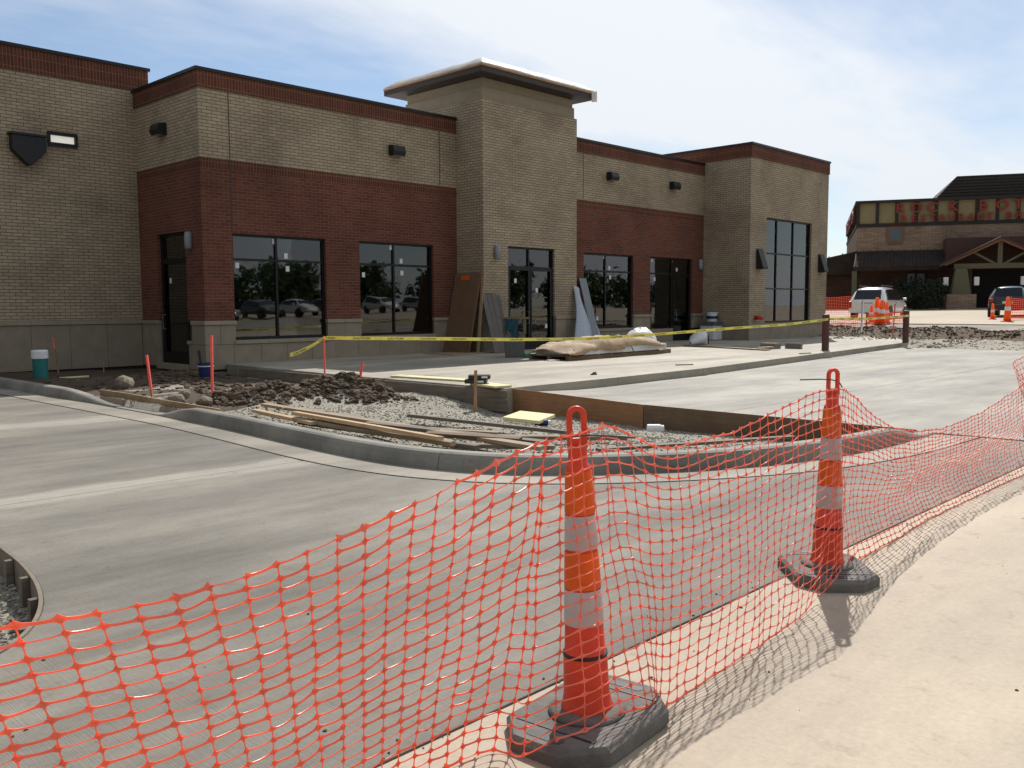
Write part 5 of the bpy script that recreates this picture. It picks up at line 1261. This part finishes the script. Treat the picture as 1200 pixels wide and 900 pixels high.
# seam-metal awning on the front and the side
ua = ruz(1104, 300)[0]
m = MB(); m.add([(-.3, -2.3, z_awb), (ua, -2.3, z_awb), (ua, 0, z_aw+.15), (0, 0, z_aw+.15), (-.3, -2.3, z_awb-.3), (ua, -2.3, z_awb-.3), (ua, 0, z_aw-.2), (0, 0, z_aw-.2)], [(0, 1, 2, 3), (4, 7, 6, 5), (0, 4, 5, 1), (1, 5, 6, 2), (3, 2, 6, 7), (0, 3, 7, 4)])
aw = m.build('awning', 'r_seam', RB)
m = MB(); m.add([(-7, -.6, z_awb-.2), (-7, 20, z_awb-.2), (-.0, 20, z_aw+.15), (-.0, -.3, z_aw+.15), (-7, -.6, z_awb-.5), (-7, 20, z_awb-.5), (0, 20, z_awb-.5), (0, -.3, z_awb-.5)], [(0, 1, 2, 3), (4, 7, 6, 5), (0, 4, 5, 1), (1, 5, 6, 2), (3, 2, 6, 7), (0, 3, 7, 4)]); m.build('awning', 'r_seam', RB)
for i in range(13):
    u = i*(ua)/12; m = MB(); m.bar((u-(1-i/12)*.2, -2.3, z_awb+.03), (u, 0, z_aw+.18), .06, .07); m.build('seam', 'r_timber', aw)
for px_ in (1001, ): u = ruz(px_, 330, 2.1)[0]; m = MB(); m.bar((u, -2.1, .0), (u, -2.1, z_awb-.3), .34, .34); m.build('awning_post', 'r_green', RB)
rbox('side_wing', 'r_dark', -6.2, -.03, .4, 20, -.3, z_awb-.52)
for i in range(7): m = MB(); m.bar((-7+i, -.62, lerp(z_awb-.17, z_aw+.18, i/7)), (-7+i, 20, lerp(z_awb-.17, z_aw+.18, i/7)), .06, .07); m.build('seam', 'r_timber', RB)
for x0, x1 in ((1062.6, 1072), (1074, 1083.5)):
    a, b = ruz(x0, 320), ruz(x1, 336); wn = rbox('window', 'r_timber', a[0]-.05, b[0]+.05, -.1, .02, b[1]-.05, a[1]+.05); rbox('pane', 'panelgrey', a[0]+.05, b[0]-.05, -.115, -.105, b[1]+.05, a[1]-.05, wn)
# big hipped roof behind the parapet
a, b = ruz(1089, 231, -5), ruz(1111, 207, -8); m = MB(); uh = a[0]; zt = ruz(1111, 207, -4.5)[1]
P_ = [(uh, 4, z_top-.05), (uh+24, 4, z_top-.05), (uh+24, 20, z_top-.05), (uh, 20, z_top-.05)]; Q_ = [(uh+1.9, 4.5, zt), (uh+22, 4.5, zt), (uh+22, 18, zt), (uh+1.9, 18, zt)]
m.add(P_+Q_, [(0, 1, 5, 4), (1, 2, 6, 5), (2, 3, 7, 6), (3, 0, 4, 7), (4, 5, 6, 7)]); hr = m.build('hipped_roof', 'r_roof', RB)
for k in range(9):
    z = lerp(z_top, zt, (k+.5)/9); f_ = (k+.5)/9; m = MB(); m.bar((uh+1.9*f_, 4+.5*f_-.02, z), (uh+24-2*f_, 4+.5*f_-.02, z), .05, .06); m.build('tile_course', 'r_timber', hr)
# gabled porch
pk_ = ruz(1173, 279, 4.0); el = ruz(1113, 306, 4.0); uc, hz = pk_; hw_ = uc-el[0]; ze = el[1]
porch = rbox('porch_beam', 'r_green', uc-hw_+.3, uc+hw_-.3, -4.0, -3.75, ze-.55, ze-.2)
for s in (-1, 1):
    m = MB(); m.bar((uc+s*(hw_+.35), -4.1, ze-.25), (uc, -4.1, hz-.06), .22, .3, 0, V((0, 1, 0))); m.build('rafter', 'r_edge', porch)
    m = MB(); e = [(uc+s*(hw_+.5), -4.3, ze-.22), (uc, -4.3, hz+.12), (uc, 0, hz+.12), (uc+s*(hw_+.5), 0, ze-.22)]; m.add(e+[(x, y, z-.14) for x, y, z in e], [(0, 1, 2, 3), (4, 7, 6, 5), (0, 4, 5, 1), (1, 5, 6, 2), (2, 6, 7, 3), (3, 7, 4, 0)]); m.build('gable_roof', 'r_tile', porch)
    m = MB(); m.bar((uc+s*.25, -3.9, ze-.25), (uc+s*hw_*.52, -3.9, lerp(hz, ze, .52)-.15), .14, .14); m.build('brace', 'r_green', porch)
    u = uc+s*(hw_-.75); zb = ruz(1115, 345, 3.9)[1]
    m = MB(); m.box(u-.95, u+.95, -4.7, -3.1, -.1, zb); pr = m.build('pier', 'r_stone', porch)
    vs = [(u+x*k, -3.9+y*k, z) for z, k in ((zb, .62), (ze-.55, .36)) for x, y in ((-1, -1), (1, -1), (1, 1), (-1, 1))]; m = MB(); m.add(vs, [(0, 3, 2, 1), (4, 5, 6, 7), (0, 1, 5, 4), (1, 2, 6, 5), (2, 3, 7, 6), (3, 0, 4, 7)]); m.build('tapered_column', 'r_green', pr)
    for q in (-1.1, 1.1): m = MB(); m.box(u+q*.9-.16, u+q*.9+.16, -4.35, -4.05, ze-1.75, ze-1.15); m.build('lantern', 'r_lamp', porch, bevel=.03)
m = MB(); m.bar((uc, -3.9, ze-.2), (uc, -3.9, hz-.2), .3, .2, 0, V((0, 1, 0))); m.build('king_post', 'r_green', porch)
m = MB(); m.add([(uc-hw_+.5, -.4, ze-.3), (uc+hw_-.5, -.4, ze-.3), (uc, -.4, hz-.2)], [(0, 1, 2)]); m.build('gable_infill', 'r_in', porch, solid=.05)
rbox('porch_mansard', 'r_tile', ua+.05, uc+hw_*1.6, -1.8, -.03, ze-.2, ruz(1104, 281)[1])
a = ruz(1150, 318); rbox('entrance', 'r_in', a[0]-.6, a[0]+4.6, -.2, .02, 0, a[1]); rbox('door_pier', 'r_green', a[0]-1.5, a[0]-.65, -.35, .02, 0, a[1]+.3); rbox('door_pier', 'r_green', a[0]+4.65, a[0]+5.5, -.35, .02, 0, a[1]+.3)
# raised sign letters
def letters(txt, px_list, y0, y1, side=False):
    za, zb = ruz(1060, y0)[1], ruz(1060, y1)[1]; h = za-zb
    for ch, px_ in zip(txt, px_list):
        me = text_mesh(ch, h/.70, .06, h*.02); me.name = 'letter'; me.materials.clear(); me.materials.append(M['r_letter'])
        o = bpy.data.objects.new('letter', me); col.objects.link(o); o.parent = RB
        if not side: o.location = (ruz(px_, y0)[0], -.14, zb); o.rotation_euler = (R(90), 0, 0)
        else: o.location = (-.14, px_, zb); o.rotation_euler = (R(90), 0, R(-90))
        o.scale.x = 1.12
letters('ROCKBOTTOM', [1055, 1074, 1092.5, 1117, 1152, 1174.5, 1193, 1209, 1226, 1247], 238.5, 249.5)
letters('RESTAURANTBREWERY', [1059, 1071, 1082, 1092.5, 1103.5, 1115, 1126, 1137.5, 1149, 1160, 1182, 1194, 1206, 1218, 1230, 1242, 1254], 252.5, 260)
letters('ROCKBOTTOM', [19-1.7*i for i in range(10)], 238.5, 254, True)
RB.location = RC; RB.rotation_euler.z = RAZ

# ------------------------------------------------------------------ greenery
M['bark'] = pm('bark', (.09, .065, .045), .3, 8, .95, .6, 30)
def leafmat(name, c):
    m, t, b = new_mat(name); o = t.nodes['Material Output']; v = coords(t, 'pos')
    cc = ramp(t, noise_n(t, v, 1.6, 4), [(.3, mul(c, .55)), (.55, c), (.75, (c[0]*1.5, c[1]*1.35, c[2]*1.1))]); L(t, cc, b.inputs['Base Color']); b.inputs['Roughness'].default_value = .6
    tl = N(t, 'ShaderNodeBsdfTranslucent'); L(t, cc, tl.inputs[0]); ms = N(t, 'ShaderNodeMixShader'); ms.inputs[0].default_value = .35
    L(t, b.outputs[0], ms.inputs[1]); L(t, tl.outputs[0], ms.inputs[2]); L(t, ms.outputs[0], o.inputs[0]); return m
M['leaf'] = leafmat('green_leaf', (.055, .10, .028)); M['leaf_d'] = leafmat('dark_leaf', (.016, .030, .012))
def tree(name, loc, h, r, n, leaf, label, seed, mat='leaf', trunk=.35, group=None, cat='tree'):
    g = random.Random(seed); loc = V(loc); t = thing(name, loc, label, cat, group); m = MB(); tips = []
    th = h*trunk; m.tube([loc+V((0, 0, -.2)), loc+V((.03*h*g.uniform(-1, 1), 0, th)), loc+V((.05*h*g.uniform(-1, 1), .03*h, h*.75))], [h*.022+.03, h*.016+.02, h*.006+.01], 8)
    for k in range(9):
        a = g.uniform(0, 6.28); z0 = g.uniform(th*.7, h*.65); e = loc+V((math.cos(a)*r*g.uniform(.4, .85), math.sin(a)*r*g.uniform(.4, .85), z0+g.uniform(.1, .3)*h)); m.tube([loc+V((0, 0, z0)), (loc+V((0, 0, z0))).lerp(e, .5)+V((0, 0, .04*h)), e], [h*.009+.01, h*.006+.008, h*.003+.004], 5); tips.append(e)
    m.build('trunk', 'bark', t)
    for k in range(16): a = g.uniform(0, 6.28); q = math.sqrt(g.random())*r*.75; tips.append(loc+V((math.cos(a)*q, math.sin(a)*q, g.uniform(th, h*.93))))
    m = MB()
    for _ in range(n):
        c = g.choice(tips); rr = r*.36; p = c+V((g.gauss(0, rr*.55), g.gauss(0, rr*.55), g.gauss(0, rr*.42)))
        a = V((g.gauss(0, 1), g.gauss(0, 1), g.gauss(0, 1))).normalized(); b = a.cross(V((g.gauss(0, 1), g.gauss(0, 1), g.gauss(0, 1)))).normalized(); s_ = leaf*g.uniform(.6, 1.3)
        m.add([p-a*s_, p+b*s_*.5, p+a*s_, p-b*s_*.5], [(0, 1, 2, 3)])
    m.build('crown', mat, t, recalc=False); return t
q = on_ray(976, 62); tree('street_tree', (q.x+22, q.y+14.5, 1.2), 8.2, 3.0, 2600, .17, 'green tree rising behind the end block and the restaurant awning', 11)
q = on_ray(1082, 64); tree('shrub', (q.x, q.y, q.z), 2.0, 1.4, 2600, .09, 'dense green shrub by the restaurant wall beside the minivan', 13, 'leaf_d', .1, cat='shrub'); q = on_ray(1069, 66); tree('shrub', (q.x, q.y, q.z), 2.2, 1.3, 1400, .11, 'smaller green shrub under the restaurant lower windows', 14, 'leaf_d', .1, cat='shrub')
# the lot and trees across the road, which the storefront glass reflects
m = MB(); m.add([(-60, -110, -.05), (190, -110, -.05), (190, -24, -.05), (-60, -24, -.05)], [(0, 1, 2, 3)]); struct(m.build('lawn', 'grass')); m = MB(); m.add([(-60, -24, -.06), (31, -24, -.06), (31, -13, -.06), (-60, -13, -.06)], [(0, 1, 2, 3)]); struct(m.build('parking_lot', 'asphalt'))
TG = 'trees across the road mirrored in the storefront glass'
for i in range(22):
    tree('roadside_tree', (36+i*5.8+random.uniform(-2, 2), -62+random.uniform(-7, 7), -.1), random.uniform(5.5, 8.5), random.uniform(3.2, 4.4), 800, .5, 'leafy tree across the road, seen mirrored in the storefront windows', 40+i, 'leaf', .2, TG)
cg = 'cars parked across the road mirrored in the storefront glass'
for x, pnt, cl in ((39, 'silver_car', 'silver'), (43.2, 'black_car', 'black'), (47, 'white_car', 'white'), (50.6, 'red_car', 'red'), (57, 'white_car', 'cream'), (61.5, 'silver_car', 'grey')):
    car('parked_car', 4.6, 1.93, SUVS, pnt, sg, cl+' car parked across the road, mirrored in the storefront glass', (x, -36+random.uniform(-.4, .4), gz(x)+.02), R(90+random.uniform(-3, 3)), sl_(pnt), cg)
